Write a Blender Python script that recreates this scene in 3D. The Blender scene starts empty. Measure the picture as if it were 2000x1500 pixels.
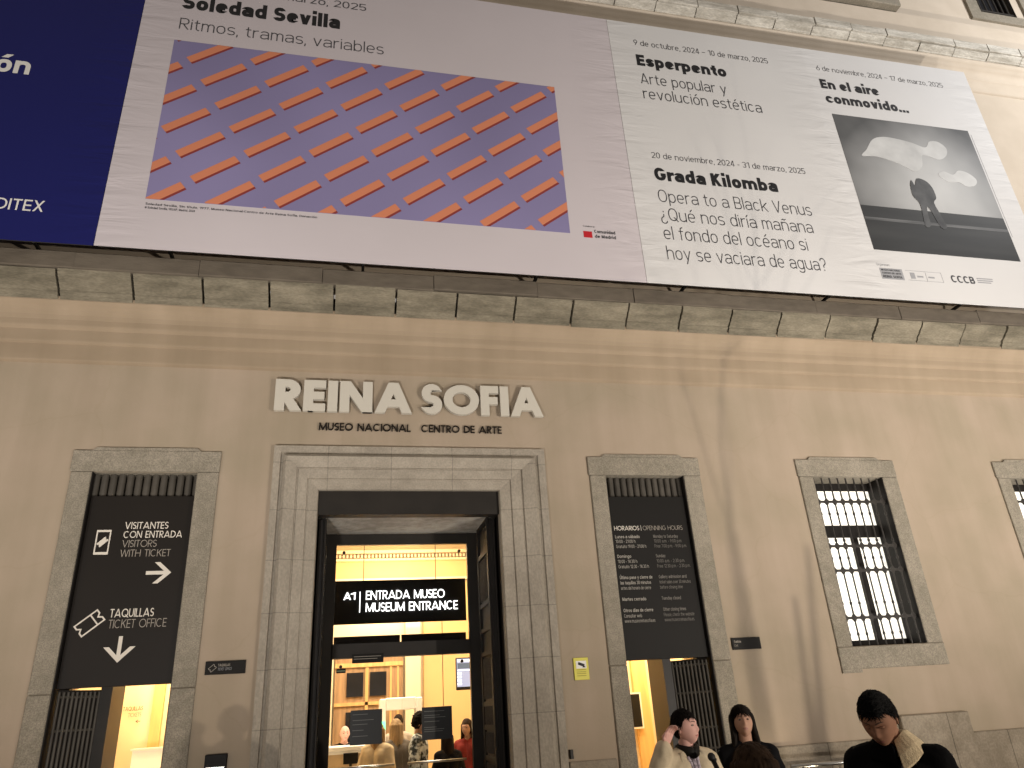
import bpy, bmesh, math, random
from mathutils import Vector, Matrix, noise
from mathutils.bvhtree import BVHTree
R = math.radians
C = bpy.context.scene.collection
random.seed(7)

# ------------------------------------------------------------------ camera, world, lights, exposure
cam = bpy.data.objects.new('camera', bpy.data.cameras.new('camera')); C.objects.link(cam)
_a, _b, _c = R(-13.4947691), R(24.06221963), R(-3.61291586)
_f = Vector((-math.sin(_a)*math.cos(_b), math.cos(_a)*math.cos(_b), math.sin(_b)))
_r0 = Vector((math.cos(_a), math.sin(_a), 0)); _u0 = _r0.cross(_f)
_r = math.cos(_c)*_r0 + math.sin(_c)*_u0; _u = -math.sin(_c)*_r0 + math.cos(_c)*_u0
cam.matrix_world = Matrix(((_r.x,_u.x,-_f.x,0),(_r.y,_u.y,-_f.y,-9.5),(_r.z,_u.z,-_f.z,1.6),(0,0,0,1)))
cam.data.sensor_width = 36; cam.data.lens = 36*1425.7046/2000
cam.data.clip_start = .05; cam.data.clip_end = 500
bpy.context.scene.camera = cam
W = bpy.data.worlds.new('World'); bpy.context.scene.world = W; W.use_nodes = True
W.node_tree.nodes['Background'].inputs[0].default_value = (.95, .84, .74, 1)
W.node_tree.nodes['Background'].inputs[1].default_value = .29       # night glow of the city
vs = bpy.context.scene.view_settings
vs.view_transform = 'Standard'; vs.look = 'None'; vs.exposure = 0; vs.gamma = 1; vs.use_curve_mapping = False
bpy.context.scene.cycles.max_bounces = 8

def lamp(name, loc, tgt, power, size, col, spread=180, kind='AREA', size_y=None):
    d = bpy.data.lights.new(name, kind); d.energy = power; d.color = col
    if kind == 'AREA':
        d.size = size; d.spread = R(spread)
        if size_y: d.shape = 'RECTANGLE'; d.size_y = size_y
    else:
        d.shadow_soft_size = size
        if kind == 'SPOT': d.spot_size = R(spread); d.spot_blend = .8
    o = bpy.data.objects.new(name, d); C.objects.link(o); o.location = loc
    o.rotation_euler = (Vector(tgt)-Vector(loc)).to_track_quat('-Z', 'Y').to_euler()
    return o
WARM = (1, .88, .74); NEUT = (1, .95, .90); COOL = (.97, .98, 1)
for x, p in ((-7, 260), (-1.6, 260), (6.4, 290), (10.5, 240), (15, 430)):       # facade floodlights sunk in the paving
    lamp('floodlight', (x, -7.0, -.05), (x, 0, 8.5), p, .5, NEUT, 105)
lamp('street_lamp_light', (9.0, -11.5, 1.0), (6, 0, 3.0), 2500, .05, WARM, 110, 'SPOT')
lamp('street_lamp_light', (18, -6.5, 14), (14, 0, 14.5), 3200, .5, COOL, 100, 'SPOT')
lamp('uplight', (5.35, -.62, .30), (5.3, 0, 2.2), 30, .05, (1, .86, .64), 75, 'SPOT')
lamp('street_lamp_light', (-9, -5, .5), (-4, 0, 1.2), 230, .3, (1, .70, .42), 120, 'SPOT')

# ------------------------------------------------------------------ materials
def mat(name, col, rough=.7, noise_amt=0., scale=3., bump=0., bscale=40., metal=0., spec=.4, detail=6, emit=None, estr=0., stretch=(1,1,1)):
    m = bpy.data.materials.new(name); m.use_nodes = True; nt = m.node_tree; b = nt.nodes['Principled BSDF']
    b.inputs['Base Color'].default_value = (*col, 1); b.inputs['Roughness'].default_value = rough
    b.inputs['Metallic'].default_value = metal; b.inputs['Specular IOR Level'].default_value = spec
    if emit: b.inputs['Emission Color'].default_value = (*emit, 1); b.inputs['Emission Strength'].default_value = estr
    tc = None
    if noise_amt or bump:
        tc = nt.nodes.new('ShaderNodeTexCoord'); mp = nt.nodes.new('ShaderNodeMapping'); mp.inputs['Scale'].default_value = stretch
        nt.links.new(tc.outputs['Object'], mp.inputs[0])
    if noise_amt:
        n = nt.nodes.new('ShaderNodeTexNoise'); n.inputs['Scale'].default_value = scale; n.inputs['Detail'].default_value = detail
        nt.links.new(mp.outputs[0], n.inputs['Vector'])
        r = nt.nodes.new('ShaderNodeValToRGB'); r.color_ramp.elements[0].position = .32; r.color_ramp.elements[1].position = .68
        r.color_ramp.elements[0].color = (*[c*(1-noise_amt) for c in col], 1); r.color_ramp.elements[1].color = (*[min(1, c*(1+noise_amt)) for c in col], 1)
        nt.links.new(n.outputs['Fac'], r.inputs[0]); nt.links.new(r.outputs[0], b.inputs['Base Color'])
    if bump:
        n2 = nt.nodes.new('ShaderNodeTexNoise'); n2.inputs['Scale'].default_value = bscale; n2.inputs['Detail'].default_value = 8
        nt.links.new(mp.outputs[0], n2.inputs['Vector'])
        bp = nt.nodes.new('ShaderNodeBump'); bp.inputs['Strength'].default_value = bump; bp.inputs['Distance'].default_value = .02
        nt.links.new(n2.outputs['Fac'], bp.inputs['Height']); nt.links.new(bp.outputs[0], b.inputs['Normal'])
    return m

def two_tone(name, ca, cb, s1, s2, rough=.85, bump=.15, bscale=60, stretch=(1,1,1), lo=.40, hi=.62, speck=None):
    """two colours mixed by a large and a small noise, with a fine bump"""
    m = mat(name, ca, rough, 0, 1, bump, bscale, stretch=stretch); nt = m.node_tree; b = nt.nodes['Principled BSDF']
    tc = [n for n in nt.nodes if n.type == 'MAPPING'][0]
    fs = []
    for s, d in ((s1, 4), (s2, 8)):
        n = nt.nodes.new('ShaderNodeTexNoise'); n.inputs['Scale'].default_value = s; n.inputs['Detail'].default_value = d
        nt.links.new(tc.outputs[0], n.inputs['Vector']); fs.append(n)
    ad = nt.nodes.new('ShaderNodeMath'); ad.operation = 'MULTIPLY_ADD'; ad.inputs[1].default_value = .45
    nt.links.new(fs[1].outputs['Fac'], ad.inputs[0])
    sc = nt.nodes.new('ShaderNodeMath'); sc.operation = 'MULTIPLY'; sc.inputs[1].default_value = .55
    nt.links.new(fs[0].outputs['Fac'], sc.inputs[0]); nt.links.new(sc.outputs[0], ad.inputs[2])
    r = nt.nodes.new('ShaderNodeValToRGB'); r.color_ramp.elements[0].position = lo; r.color_ramp.elements[1].position = hi
    r.color_ramp.elements[0].color = (*ca, 1); r.color_ramp.elements[1].color = (*cb, 1)
    nt.links.new(ad.outputs[0], r.inputs[0]); out = r.outputs[0]
    if speck:
        v = nt.nodes.new('ShaderNodeTexNoise'); v.inputs['Scale'].default_value = speck[0]; v.inputs['Detail'].default_value = 3
        nt.links.new(tc.outputs[0], v.inputs['Vector'])
        r2 = nt.nodes.new('ShaderNodeValToRGB'); r2.color_ramp.elements[0].position = .36; r2.color_ramp.elements[1].position = .66
        r2.color_ramp.elements[0].color = (1-speck[1],)*3+(1,); r2.color_ramp.elements[1].color = (1+speck[1],)*3+(1,)
        nt.links.new(v.outputs['Fac'], r2.inputs[0])
        mx = nt.nodes.new('ShaderNodeMix'); mx.data_type = 'RGBA'; mx.blend_type = 'MULTIPLY'; mx.inputs[0].default_value = 1
        nt.links.new(out, mx.inputs[6]); nt.links.new(r2.outputs[0], mx.inputs[7]); out = mx.outputs[2]
    nt.links.new(out, b.inputs['Base Color'])
    return m

def banner_mat(name, col, edges):
    """printed mesh fabric with wrinkles near the given vertical seams (x positions)"""
    m = mat(name, col, .6, .02, .8, spec=.25); nt = m.node_tree; b = nt.nodes['Principled BSDF']
    tc = nt.nodes.new('ShaderNodeTexCoord'); mp = nt.nodes.new('ShaderNodeMapping')
    mp.inputs['Scale'].default_value = (.55, 1, 2.6); mp.inputs['Rotation'].default_value = (0, R(12), 0)
    nt.links.new(tc.outputs['Object'], mp.inputs[0])
    n = nt.nodes.new('ShaderNodeTexNoise'); n.inputs['Scale'].default_value = 1.6; n.inputs['Detail'].default_value = 3; n.inputs['Distortion'].default_value = .6
    nt.links.new(mp.outputs[0], n.inputs['Vector'])
    sx = nt.nodes.new('ShaderNodeSeparateXYZ'); nt.links.new(tc.outputs['Object'], sx.inputs[0])
    acc = None
    for e in edges:
        s = nt.nodes.new('ShaderNodeMath'); s.operation = 'SUBTRACT'; s.inputs[1].default_value = e; nt.links.new(sx.outputs['X'], s.inputs[0])
        a = nt.nodes.new('ShaderNodeMath'); a.operation = 'ABSOLUTE'; nt.links.new(s.outputs[0], a.inputs[0])
        mr = nt.nodes.new('ShaderNodeMapRange'); mr.inputs['From Min'].default_value = 0; mr.inputs['From Max'].default_value = .75
        mr.inputs['To Min'].default_value = 1; mr.inputs['To Max'].default_value = .05; nt.links.new(a.outputs[0], mr.inputs[0])
        if acc is None: acc = mr.outputs[0]
        else:
            mm = nt.nodes.new('ShaderNodeMath'); mm.operation = 'MAXIMUM'; nt.links.new(acc, mm.inputs[0]); nt.links.new(mr.outputs[0], mm.inputs[1]); acc = mm.outputs[0]
    mu = nt.nodes.new('ShaderNodeMath'); mu.operation = 'MULTIPLY'; nt.links.new(n.outputs['Fac'], mu.inputs[0]); nt.links.new(acc, mu.inputs[1])
    bp = nt.nodes.new('ShaderNodeBump'); bp.inputs['Strength'].default_value = .55; bp.inputs['Distance'].default_value = .07
    nt.links.new(mu.outputs[0], bp.inputs['Height']); nt.links.new(bp.outputs[0], b.inputs['Normal'])
    return m

def jointed(m, axis, period, offset, width=.012, dark=.45, limit=None):
    """add thin stone joints across one axis of a material"""
    nt = m.node_tree; b = nt.nodes['Principled BSDF']; src = b.inputs['Base Color'].links[0].from_socket
    tc = nt.nodes.new('ShaderNodeTexCoord'); sx = nt.nodes.new('ShaderNodeSeparateXYZ'); nt.links.new(tc.outputs['Object'], sx.inputs[0])
    a = nt.nodes.new('ShaderNodeMath'); a.operation = 'ADD'; a.inputs[1].default_value = offset; nt.links.new(sx.outputs[axis], a.inputs[0])
    d = nt.nodes.new('ShaderNodeMath'); d.operation = 'PINGPONG'; d.inputs[1].default_value = period/2; nt.links.new(a.outputs[0], d.inputs[0])
    l = nt.nodes.new('ShaderNodeMath'); l.operation = 'LESS_THAN'; l.inputs[1].default_value = width/2; nt.links.new(d.outputs[0], l.inputs[0])
    mx = nt.nodes.new('ShaderNodeMix'); mx.data_type = 'RGBA'; mx.blend_type = 'MULTIPLY'
    nt.links.new(l.outputs[0], mx.inputs[0]); nt.links.new(src, mx.inputs[6]); mx.inputs[7].default_value = (dark, dark, dark, 1)
    nt.links.new(mx.outputs[2], b.inputs['Base Color'])
    return m

def weathered(m, streak=.10, crack=.12):
    nt = m.node_tree; b = nt.nodes['Principled BSDF']; out = b.inputs['Base Color'].links[0].from_socket
    tc = nt.nodes.new('ShaderNodeTexCoord')
    def mul(fac, lo, hi, p0, p1, src):
        r = nt.nodes.new('ShaderNodeValToRGB'); r.color_ramp.elements[0].position = p0; r.color_ramp.elements[1].position = p1
        r.color_ramp.elements[0].color = (lo, lo, lo*.98, 1); r.color_ramp.elements[1].color = (hi, hi, hi, 1); nt.links.new(fac, r.inputs[0])
        mx = nt.nodes.new('ShaderNodeMix'); mx.data_type = 'RGBA'; mx.blend_type = 'MULTIPLY'; mx.inputs[0].default_value = 1
        nt.links.new(src, mx.inputs[6]); nt.links.new(r.outputs[0], mx.inputs[7]); return mx.outputs[2]
    mp = nt.nodes.new('ShaderNodeMapping'); mp.inputs['Scale'].default_value = (2.6, 1, .22); nt.links.new(tc.outputs['Object'], mp.inputs[0])
    n = nt.nodes.new('ShaderNodeTexNoise'); n.inputs['Scale'].default_value = 1.3; n.inputs['Detail'].default_value = 7; nt.links.new(mp.outputs[0], n.inputs['Vector'])
    out = mul(n.outputs['Fac'], 1-streak, 1+streak*.5, .34, .62, out)
    n2 = nt.nodes.new('ShaderNodeTexNoise'); n2.inputs['Scale'].default_value = 2.2; n2.inputs['Detail'].default_value = 6; nt.links.new(tc.outputs['Object'], n2.inputs['Vector'])
    ad = nt.nodes.new('ShaderNodeMix'); ad.data_type = 'VECTOR'; ad.inputs[0].default_value = .25; nt.links.new(tc.outputs['Object'], ad.inputs[4]); nt.links.new(n2.outputs['Color'], ad.inputs[5])
    v = nt.nodes.new('ShaderNodeTexVoronoi'); v.feature = 'DISTANCE_TO_EDGE'; v.inputs['Scale'].default_value = .55; nt.links.new(ad.outputs[1], v.inputs['Vector'])
    out = mul(v.outputs['Distance'], 1-crack, 1, .001, .006, out)
    nt.links.new(out, b.inputs['Base Color']); return m
M = {}
M['plaster'] = two_tone('plaster', (.30,.244,.174), (.347,.274,.204), .55, 1.6, .9, .10, 30, lo=.40, hi=.60)
weathered(M['plaster'], .06, .035)
M['band'] = two_tone('band_plaster', (.275,.21,.142), (.325,.252,.175), .45, 2.5, .88, .06, 25, stretch=(.5,1,1))
weathered(M['band'], .07, 0)
M['upper'] = two_tone('upper_plaster', (.50,.425,.335), (.56,.48,.385), .5, 2.2, .9, .08, 30)
M['granite'] = two_tone('granite', (.205,.180,.136), (.275,.240,.186), 1.5, 14, .85, .35, 55, speck=(70, .22))
M['portal'] = jointed(two_tone('portal_stone', (.255,.222,.176), (.325,.285,.228), 1.2, 6, .85, .2, 40, stretch=(1,1,.6), speck=(45,.10)), 'Z', .63, .33, .010, .68)
M['portal_lintel'] = jointed(two_tone('portal_lintel_stone', (.26,.227,.18), (.335,.293,.234), 1.2, 6, .85, .2, 40, speck=(45,.10)), 'X', .82, .28, .010, .68)
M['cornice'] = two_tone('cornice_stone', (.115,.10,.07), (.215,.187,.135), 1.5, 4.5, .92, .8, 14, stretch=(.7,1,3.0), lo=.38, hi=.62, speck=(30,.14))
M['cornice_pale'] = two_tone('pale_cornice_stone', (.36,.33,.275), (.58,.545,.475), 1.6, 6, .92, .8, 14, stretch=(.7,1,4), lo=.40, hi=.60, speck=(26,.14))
M['fascia'] = two_tone('shaded_fascia_stone', (.085,.069,.051), (.125,.103,.077), 1.3, 7, .9, .25, 25, stretch=(.6,1,1.6))  # stone colour darkened to carry the shade on the upright lower fascia
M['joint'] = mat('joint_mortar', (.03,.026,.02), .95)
M['plinth'] = jointed(two_tone('plinth_stone', (.20,.165,.12), (.29,.245,.185), 1.1, 6, .9, .3, 40, speck=(40,.12)), 'X', .93, .35, .014, .5)
M['dark'] = mat('dark_metal', (.019,.016,.013), .5, .15, 3, metal=.0, spec=.25)
M['shutter'] = mat('shutter_paint', (.011,.009,.0075), .6, .2, 4, bump=.1, bscale=20, spec=.25)
M['iron'] = mat('wrought_iron', (.028,.024,.020), .55, .3, 20, bump=.2)
M['louvre'] = mat('louvre_paint', (.062,.054,.043), .6, .2, 6)
M['panel'] = mat('black_panel', (.0085,.0075,.0062), .6, .06, 1.5, spec=.18)
M['panel_brown'] = mat('brown_black_panel', (.0125,.0098,.0076), .5, .06, 1.5, spec=.22)
M['soffit'] = two_tone('rough_soffit', (.24,.22,.19), (.40,.38,.34), 1.6, 9, .95, .8, 14)
M['white_letter'] = mat('cream_letter', (.50,.465,.395), .5)
M['black_letter'] = mat('black_letter', (.016,.012,.009), .6, spec=.15)
M['print_black'] = mat('printed_black', (.008,.008,.009), .6)
M['print_grey'] = mat('printed_grey', (.045,.045,.05), .6)
M['print_pale'] = mat('printed_pale_grey', (.30,.30,.31), .6)
M['print_white'] = mat('printed_white', (.72,.70,.66), .55)
M['print_cream'] = mat('printed_cream', (.62,.57,.49), .55)
M['print_faint'] = mat('printed_faint', (.15,.135,.115), .55)
M['print_mid'] = mat('printed_mid', (.31,.285,.245), .55)
M['print_dim'] = mat('printed_dim', (.30,.265,.22), .55)
M['print_red'] = mat('printed_red', (.45,.012,.02), .6)
M['bn_lilac'] = banner_mat('lilac_banner_fabric', (.535,.488,.505), (-3.33, 4.31))
M['bn_white'] = banner_mat('white_banner_fabric', (.585,.575,.565), (4.31, 8.3, 12.06))
M['bn_blue'] = banner_mat('blue_banner_fabric', (.007,.009,.098), (-3.33,))
M['bn_edge'] = mat('banner_frame', (.03,.027,.024), .7)
M['lav'] = mat('lavender_print', (.215,.19,.345), .65, .16, .35, detail=1)
M['coral'] = mat('coral_print', (.60,.21,.11), .65)
M['red_line'] = mat('red_brown_print', (.23,.035,.03), .65)
M['yellow'] = mat('yellow_plate', (.58,.52,.06), .45)
M['glass'] = mat('clear_glass', (1,1,1), .02)
_b = M['glass'].node_tree.nodes['Principled BSDF']; _b.inputs['Transmission Weight'].default_value = 1; _b.inputs['IOR'].default_value = 1.02
M['lit_pane'] = mat('lit_frosted_pane', (.7,.66,.58), .5, emit=(1,.955,.85), estr=.95)
M['dark_pane'] = mat('dark_pane', (.02,.02,.022), .12, spec=.6)
M['led'] = mat('led_letter', (.9,.9,.9), .4, emit=(1,.99,.97), estr=2.6)
M['int_wall'] = mat('lobby_plaster', (.80,.67,.47), .8, .04, 1)
M['int_orange'] = mat('lobby_frieze', (.74,.50,.23), .8, .05, 1)
M['int_wood'] = mat('lobby_wood', (.40,.25,.13), .5, .25, 2.5, stretch=(6,6,.6))
M['int_pale_wood'] = mat('pale_wood', (.72,.45,.18), .55, .12, 2.5, stretch=(6,6,.6))
M['int_floor'] = mat('lobby_floor', (.35,.27,.18), .35, .1, 2)
M['int_white'] = mat('white_counter', (.85,.84,.80), .4)
M['steel'] = mat('brushed_steel', (.62,.60,.56), .28, metal=1)
M['pave'] = jointed(two_tone('paving_stone', (.13,.115,.095), (.19,.17,.145), .8, 5, .85, .3, 30), 'X', .6, 0, .012, .4)
M['skin'] = mat('skin', (.43,.25,.175), .65, .06, 20, spec=.2)
M['skin_tan'] = mat('tan_skin', (.30,.155,.098), .7, .08, 20, spec=.15)
M['skin_pink_lit'] = mat('lit_pink_skin', (.74,.44,.38), .65, .06, 20, spec=.2)  # pink skin, brightened so lamplight on the microphone woman's face is in the colour
M['lip'] = mat('lips', (.34,.155,.125), .5)
M['brow'] = mat('eyebrow', (.07,.04,.028), .8)
for k_, c_ in (('skin', (.33,.15,.12)), ('skin_tan', (.21,.085,.065)), ('skin_pink_lit', (.50,.20,.18))): M['lip_'+k_] = mat('lips', c_, .5)
M['eye'] = mat('eyeball', (.28,.25,.22), .25)
M['iris'] = mat('iris', (.02,.012,.008), .2)

# ------------------------------------------------------------------ mesh helpers
def link(name, bm, m, parent=None, smooth=False):
    me = bpy.data.meshes.new(name); bm.normal_update(); bm.to_mesh(me); bm.free()
    for mm in (m if isinstance(m, (list, tuple)) else [m]): me.materials.append(mm)
    if smooth:
        for p in me.polygons: p.use_smooth = True
    o = bpy.data.objects.new(name, me); C.objects.link(o)
    if parent: o.parent = parent
    return o
def tag(o, label=None, cat=None, group=None, kind=None):
    if label: o['label'] = label
    if cat: o['category'] = cat
    if group: o['group'] = group
    if kind: o['kind'] = kind
    return o
def thing(name, label, cat, loc=(0,0,0), rz=0, group=None):
    o = bpy.data.objects.new(name, None); C.objects.link(o); o.location = loc; o.rotation_euler = (0,0,rz)
    o.empty_display_size = .1
    return tag(o, label, cat, group)
def box(bm, x0, x1, y0, y1, z0, z1, bev=0):
    vs = [bm.verts.new((x, y, z)) for z in (z0, z1) for y in (y0, y1) for x in (x0, x1)]
    fs = [bm.faces.new([vs[i] for i in q]) for q in ((0,2,3,1),(4,5,7,6),(0,1,5,4),(2,6,7,3),(0,4,6,2),(1,3,7,5))]
    if bev:
        es = list({e for f in fs for e in f.edges})
        bmesh.ops.bevel(bm, geom=es, offset=bev, segments=1, affect='EDGES')
    return vs
def B(*args, **k):
    bm = bmesh.new()
    for a in args: box(bm, *a, bev=k.get('bev', 0))
    return bm
def cyl(bm, p0, p1, r0, r1=None, n=10):
    r1 = r0 if r1 is None else r1
    p0, p1 = Vector(p0), Vector(p1); d = p1-p0
    q = d.to_track_quat('Z', 'Y').to_matrix()
    a = [bm.verts.new(p0+q@Vector((r0*math.cos(t), r0*math.sin(t), 0))) for t in (2*math.pi*i/n for i in range(n))]
    b = [bm.verts.new(p1+q@Vector((r1*math.cos(t), r1*math.sin(t), 0))) for t in (2*math.pi*i/n for i in range(n))]
    for i in range(n): bm.faces.new((a[i], a[(i+1)%n], b[(i+1)%n], b[i]))
    bm.faces.new(a[::-1]); bm.faces.new(b)
def poly(bm, pts, y0, y1):
    """prism from an XZ outline, front at y0, back at y1"""
    n = len(pts); f = [bm.verts.new((p[0], y0, p[1])) for p in pts]; k = [bm.verts.new((p[0], y1, p[1])) for p in pts]
    bm.faces.new(f); bm.faces.new(k[::-1])
    for i in range(n): bm.faces.new((f[i], k[i], k[(i+1)%n], f[(i+1)%n]))
def sphere(bm, c, r, nu=10, nv=7, sc=(1,1,1)):
    mt = Matrix.Translation(c) @ Matrix.Diagonal((*sc, 1))
    bmesh.ops.create_uvsphere(bm, u_segments=nu, v_segments=nv, radius=r, matrix=mt)
def extrude_profile(bm, prof, x0, x1, n=1, jit=None):
    """prof: list of (y, z) swept along X"""
    xs = [x0+(x1-x0)*i/n for i in range(n+1)]
    rows = [[bm.verts.new((x, y, z)) for y, z in prof] for x in xs]
    for a, b in zip(rows, rows[1:]):
        for j in range(len(prof)-1): bm.faces.new((a[j], b[j], b[j+1], a[j+1]))
    return rows

# ------------------------------------------------------------------ stroke lettering
def arc(cx, cy, rx, ry, a0, a1, e=2.25, n=None):
    n = n or max(3, int(abs(a1-a0)/18))
    out = []
    for i in range(n+1):
        t = R(a0+(a1-a0)*i/n); c, s = math.cos(t), math.sin(t)
        out.append((cx+rx*math.copysign(abs(c)**(2/e), c), cy+ry*math.copysign(abs(s)**(2/e), s)))
    return out
def glyph(ch, w, geo=False):
    """strokes (polylines) and advance; cap height 1, stroke width w"""
    h = w/2; X = .73; base, acc = ch, None
    for full, (b_, a_) in {'á':('a',1),'é':('e',1),'í':('ı',1),'ó':('o',1),'ú':('u',1),'ñ':('n',2),'Ú':('U',1),'Í':('I',1),'Á':('A',1),'Ó':('O',1)}.items():
        if ch == full: base, acc = b_, a_
    g = base; E = 2.0 if geo else 2.3
    S = []
    wl = .56+.42*w; D = -.26
    rx = wl/2-h
    if g in 'abdpqgcoe':
        ry = X/2-h; cx = wl/2; cy = X/2; Wd = wl
    Wd = wl
    if g == 'o': S = [arc(wl/2, X/2, rx, X/2-h, 0, 360, E)]
    elif g == 'c': S = [arc(wl/2, X/2, rx, X/2-h, 42, 318, E)]
    elif g == 'e': S = [[(h, X*.5), (wl-h, X*.5)], arc(wl/2, X/2, rx, X/2-h, 0, 312, E)]
    elif g == 'a': S = [arc(wl/2, X*.66, rx, X*.34-h, 155, 0, E)+[(wl-h, 0)], [(wl-h, X*.55), (wl*.45, X*.55)]+arc(wl*.42, X*.275+h/2, wl*.42-h, X*.275-h/2, 90, 270, E)+[(wl*.5, h), (wl-h, X*.2)]]
    elif g in 'bp': S = [arc(wl/2, X/2, rx, X/2-h, 0, 360, E), [(h, 0 if g == 'b' else D), (h, 1.02 if g == 'b' else X)]]
    elif g in 'dq': S = [arc(wl/2, X/2, rx, X/2-h, 0, 360, E), [(wl-h, 0 if g == 'd' else D), (wl-h, 1.02 if g == 'd' else X)]]
    elif g == 'g': S = [arc(wl/2, X/2, rx, X/2-h, 0, 360, E), [(wl-h, X), (wl-h, 0)]+arc(wl/2, 0, rx, -D-h*.6, 0, -150, E)]
    elif g in 'nhmru':
        if g == 'u': S = [[(h, X)]+arc(wl/2, h+rx*.95, rx, rx*.95, 180, 360, E), [(wl-h, X), (wl-h, 0)]]
        elif g == 'r': Wd = .36+.25*w; S = [[(h, 0), (h, X)], arc(h+.30+.1*w, X-h-.25, .30+.1*w, .25, 180, 85, E)]
        elif g == 'm':
            q = .38+.12*w; Wd = 2*q+w
            S = [[(h, 0), (h, X)]]+[arc(h+q*(i+.5), X-h-.24, q/2, .24, 180, 0, E)+[(h+q*(i+1), 0)] for i in (0, 1)]
        else: S = [[(h, 0), (h, 1.02 if g == 'h' else X)], arc(wl/2, X-h-rx*.95, rx, rx*.95, 180, 0, E)+[(wl-h, 0)]]
    elif g in 's': 
        Wd = wl*.88; rr = Wd/2-h; q = X
        S = [arc(Wd/2, q*.75-h/2, rr, q*.25-h/2, 28, 270, E)+arc(Wd/2, q*.25+h/2, rr, q*.25-h/2, 90, -152, E)[1:]]
    elif g in 'iı': Wd = w; S = [[(h, 0), (h, X)]]+([[(h, X+.13), (h, X+.13+max(w, .09))]] if g == 'i' else [])
    elif g == 'j': Wd = w+.1; S = [[(h+.1, X), (h+.1, -.1), (0, D+h)], [(h+.1, X+.13), (h+.1, X+.13+max(w, .09))]]
    elif g == 'l': Wd = w; S = [[(h, 0), (h, 1.02)]]
    elif g == 't': Wd = .34+.35*w; S = [[(.12+h, X+.2)]+[(.12+h, .2+h)]+arc(.12+h+.18, h+.18, .18, .18, 180, 270, E)+[(Wd, h)], [(0, X-h), (Wd, X-h)]]
    elif g == 'f': Wd = .34+.35*w; S = [[(.12+h, 0)]+arc(.12+h+.2, 1.02-h-.2, .2, .2, 180, 90, E)+[(Wd, 1.02-h)], [(0, X-h), (Wd, X-h)]]
    elif g == 'k': S = [[(h, 0), (h, 1.02)], [(wl-h*1.3, X), (h, X*.38)], [(wl-h, 0), (wl*.38, X*.55)]]
    elif g == 'v': S = [[(h, X), (wl/2, 0)], [(wl-h, X), (wl/2, 0)]]
    elif g == 'y': S = [[(h, X), (wl/2+h*.3, 0)], [(wl-h, X), (wl*.30, D)]]
    elif g == 'w': Wd = .86+.6*w; S = [[(h, X), (Wd*.27, 0)], [(Wd*.5, X), (Wd*.27, 0)], [(Wd*.5, X), (Wd*.73, 0)], [(Wd-h, X), (Wd*.73, 0)]]
    elif g == 'x': S = [[(h, X), (wl-h, 0)], [(wl-h, X), (h, 0)]]
    elif g == 'z': Wd = wl*.9; S = [[(0, X-h), (Wd, X-h)], [(Wd-h*1.3, X-h), (h*1.3, h)], [(0, h), (Wd, h)]]
    elif g.isupper() or g.isdigit():
        wt = dict(A=.88,B=.56,C=.80,D=.72,E=.46,F=.44,G=.86,H=.70,I=0,J=.34,K=.62,L=.42,M=.92,N=.74,O=.92,P=.52,Q=.92,R=.56,S=.50,T=.54,U=.64,V=.78,W=1.12,X=.68,Y=.66,Z=.60) if geo else \
             dict(A=.70,B=.60,C=.66,D=.66,E=.52,F=.50,G=.70,H=.66,I=0,J=.46,K=.62,L=.48,M=.80,N=.66,O=.72,P=.58,Q=.72,R=.60,S=.60,T=.58,U=.64,V=.68,W=1.0,X=.66,Y=.64,Z=.58)
        Wd = wt.get(g, .56)+(.35*w if g not in 'I' else w)
        r = Wd/2-h; b = [(h, 0), (h, 1)]
        def bowl(y0, y1, x1):
            ry = (y1-y0)/2; rr = min(ry, x1-h-.02)
            return [(h, y1)]+[(x1-rr, y1)]+arc(x1-rr, (y0+y1)/2, rr, ry, 90, -90, E)[1:-1]+[(x1-rr, y0), (h, y0)]
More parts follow.
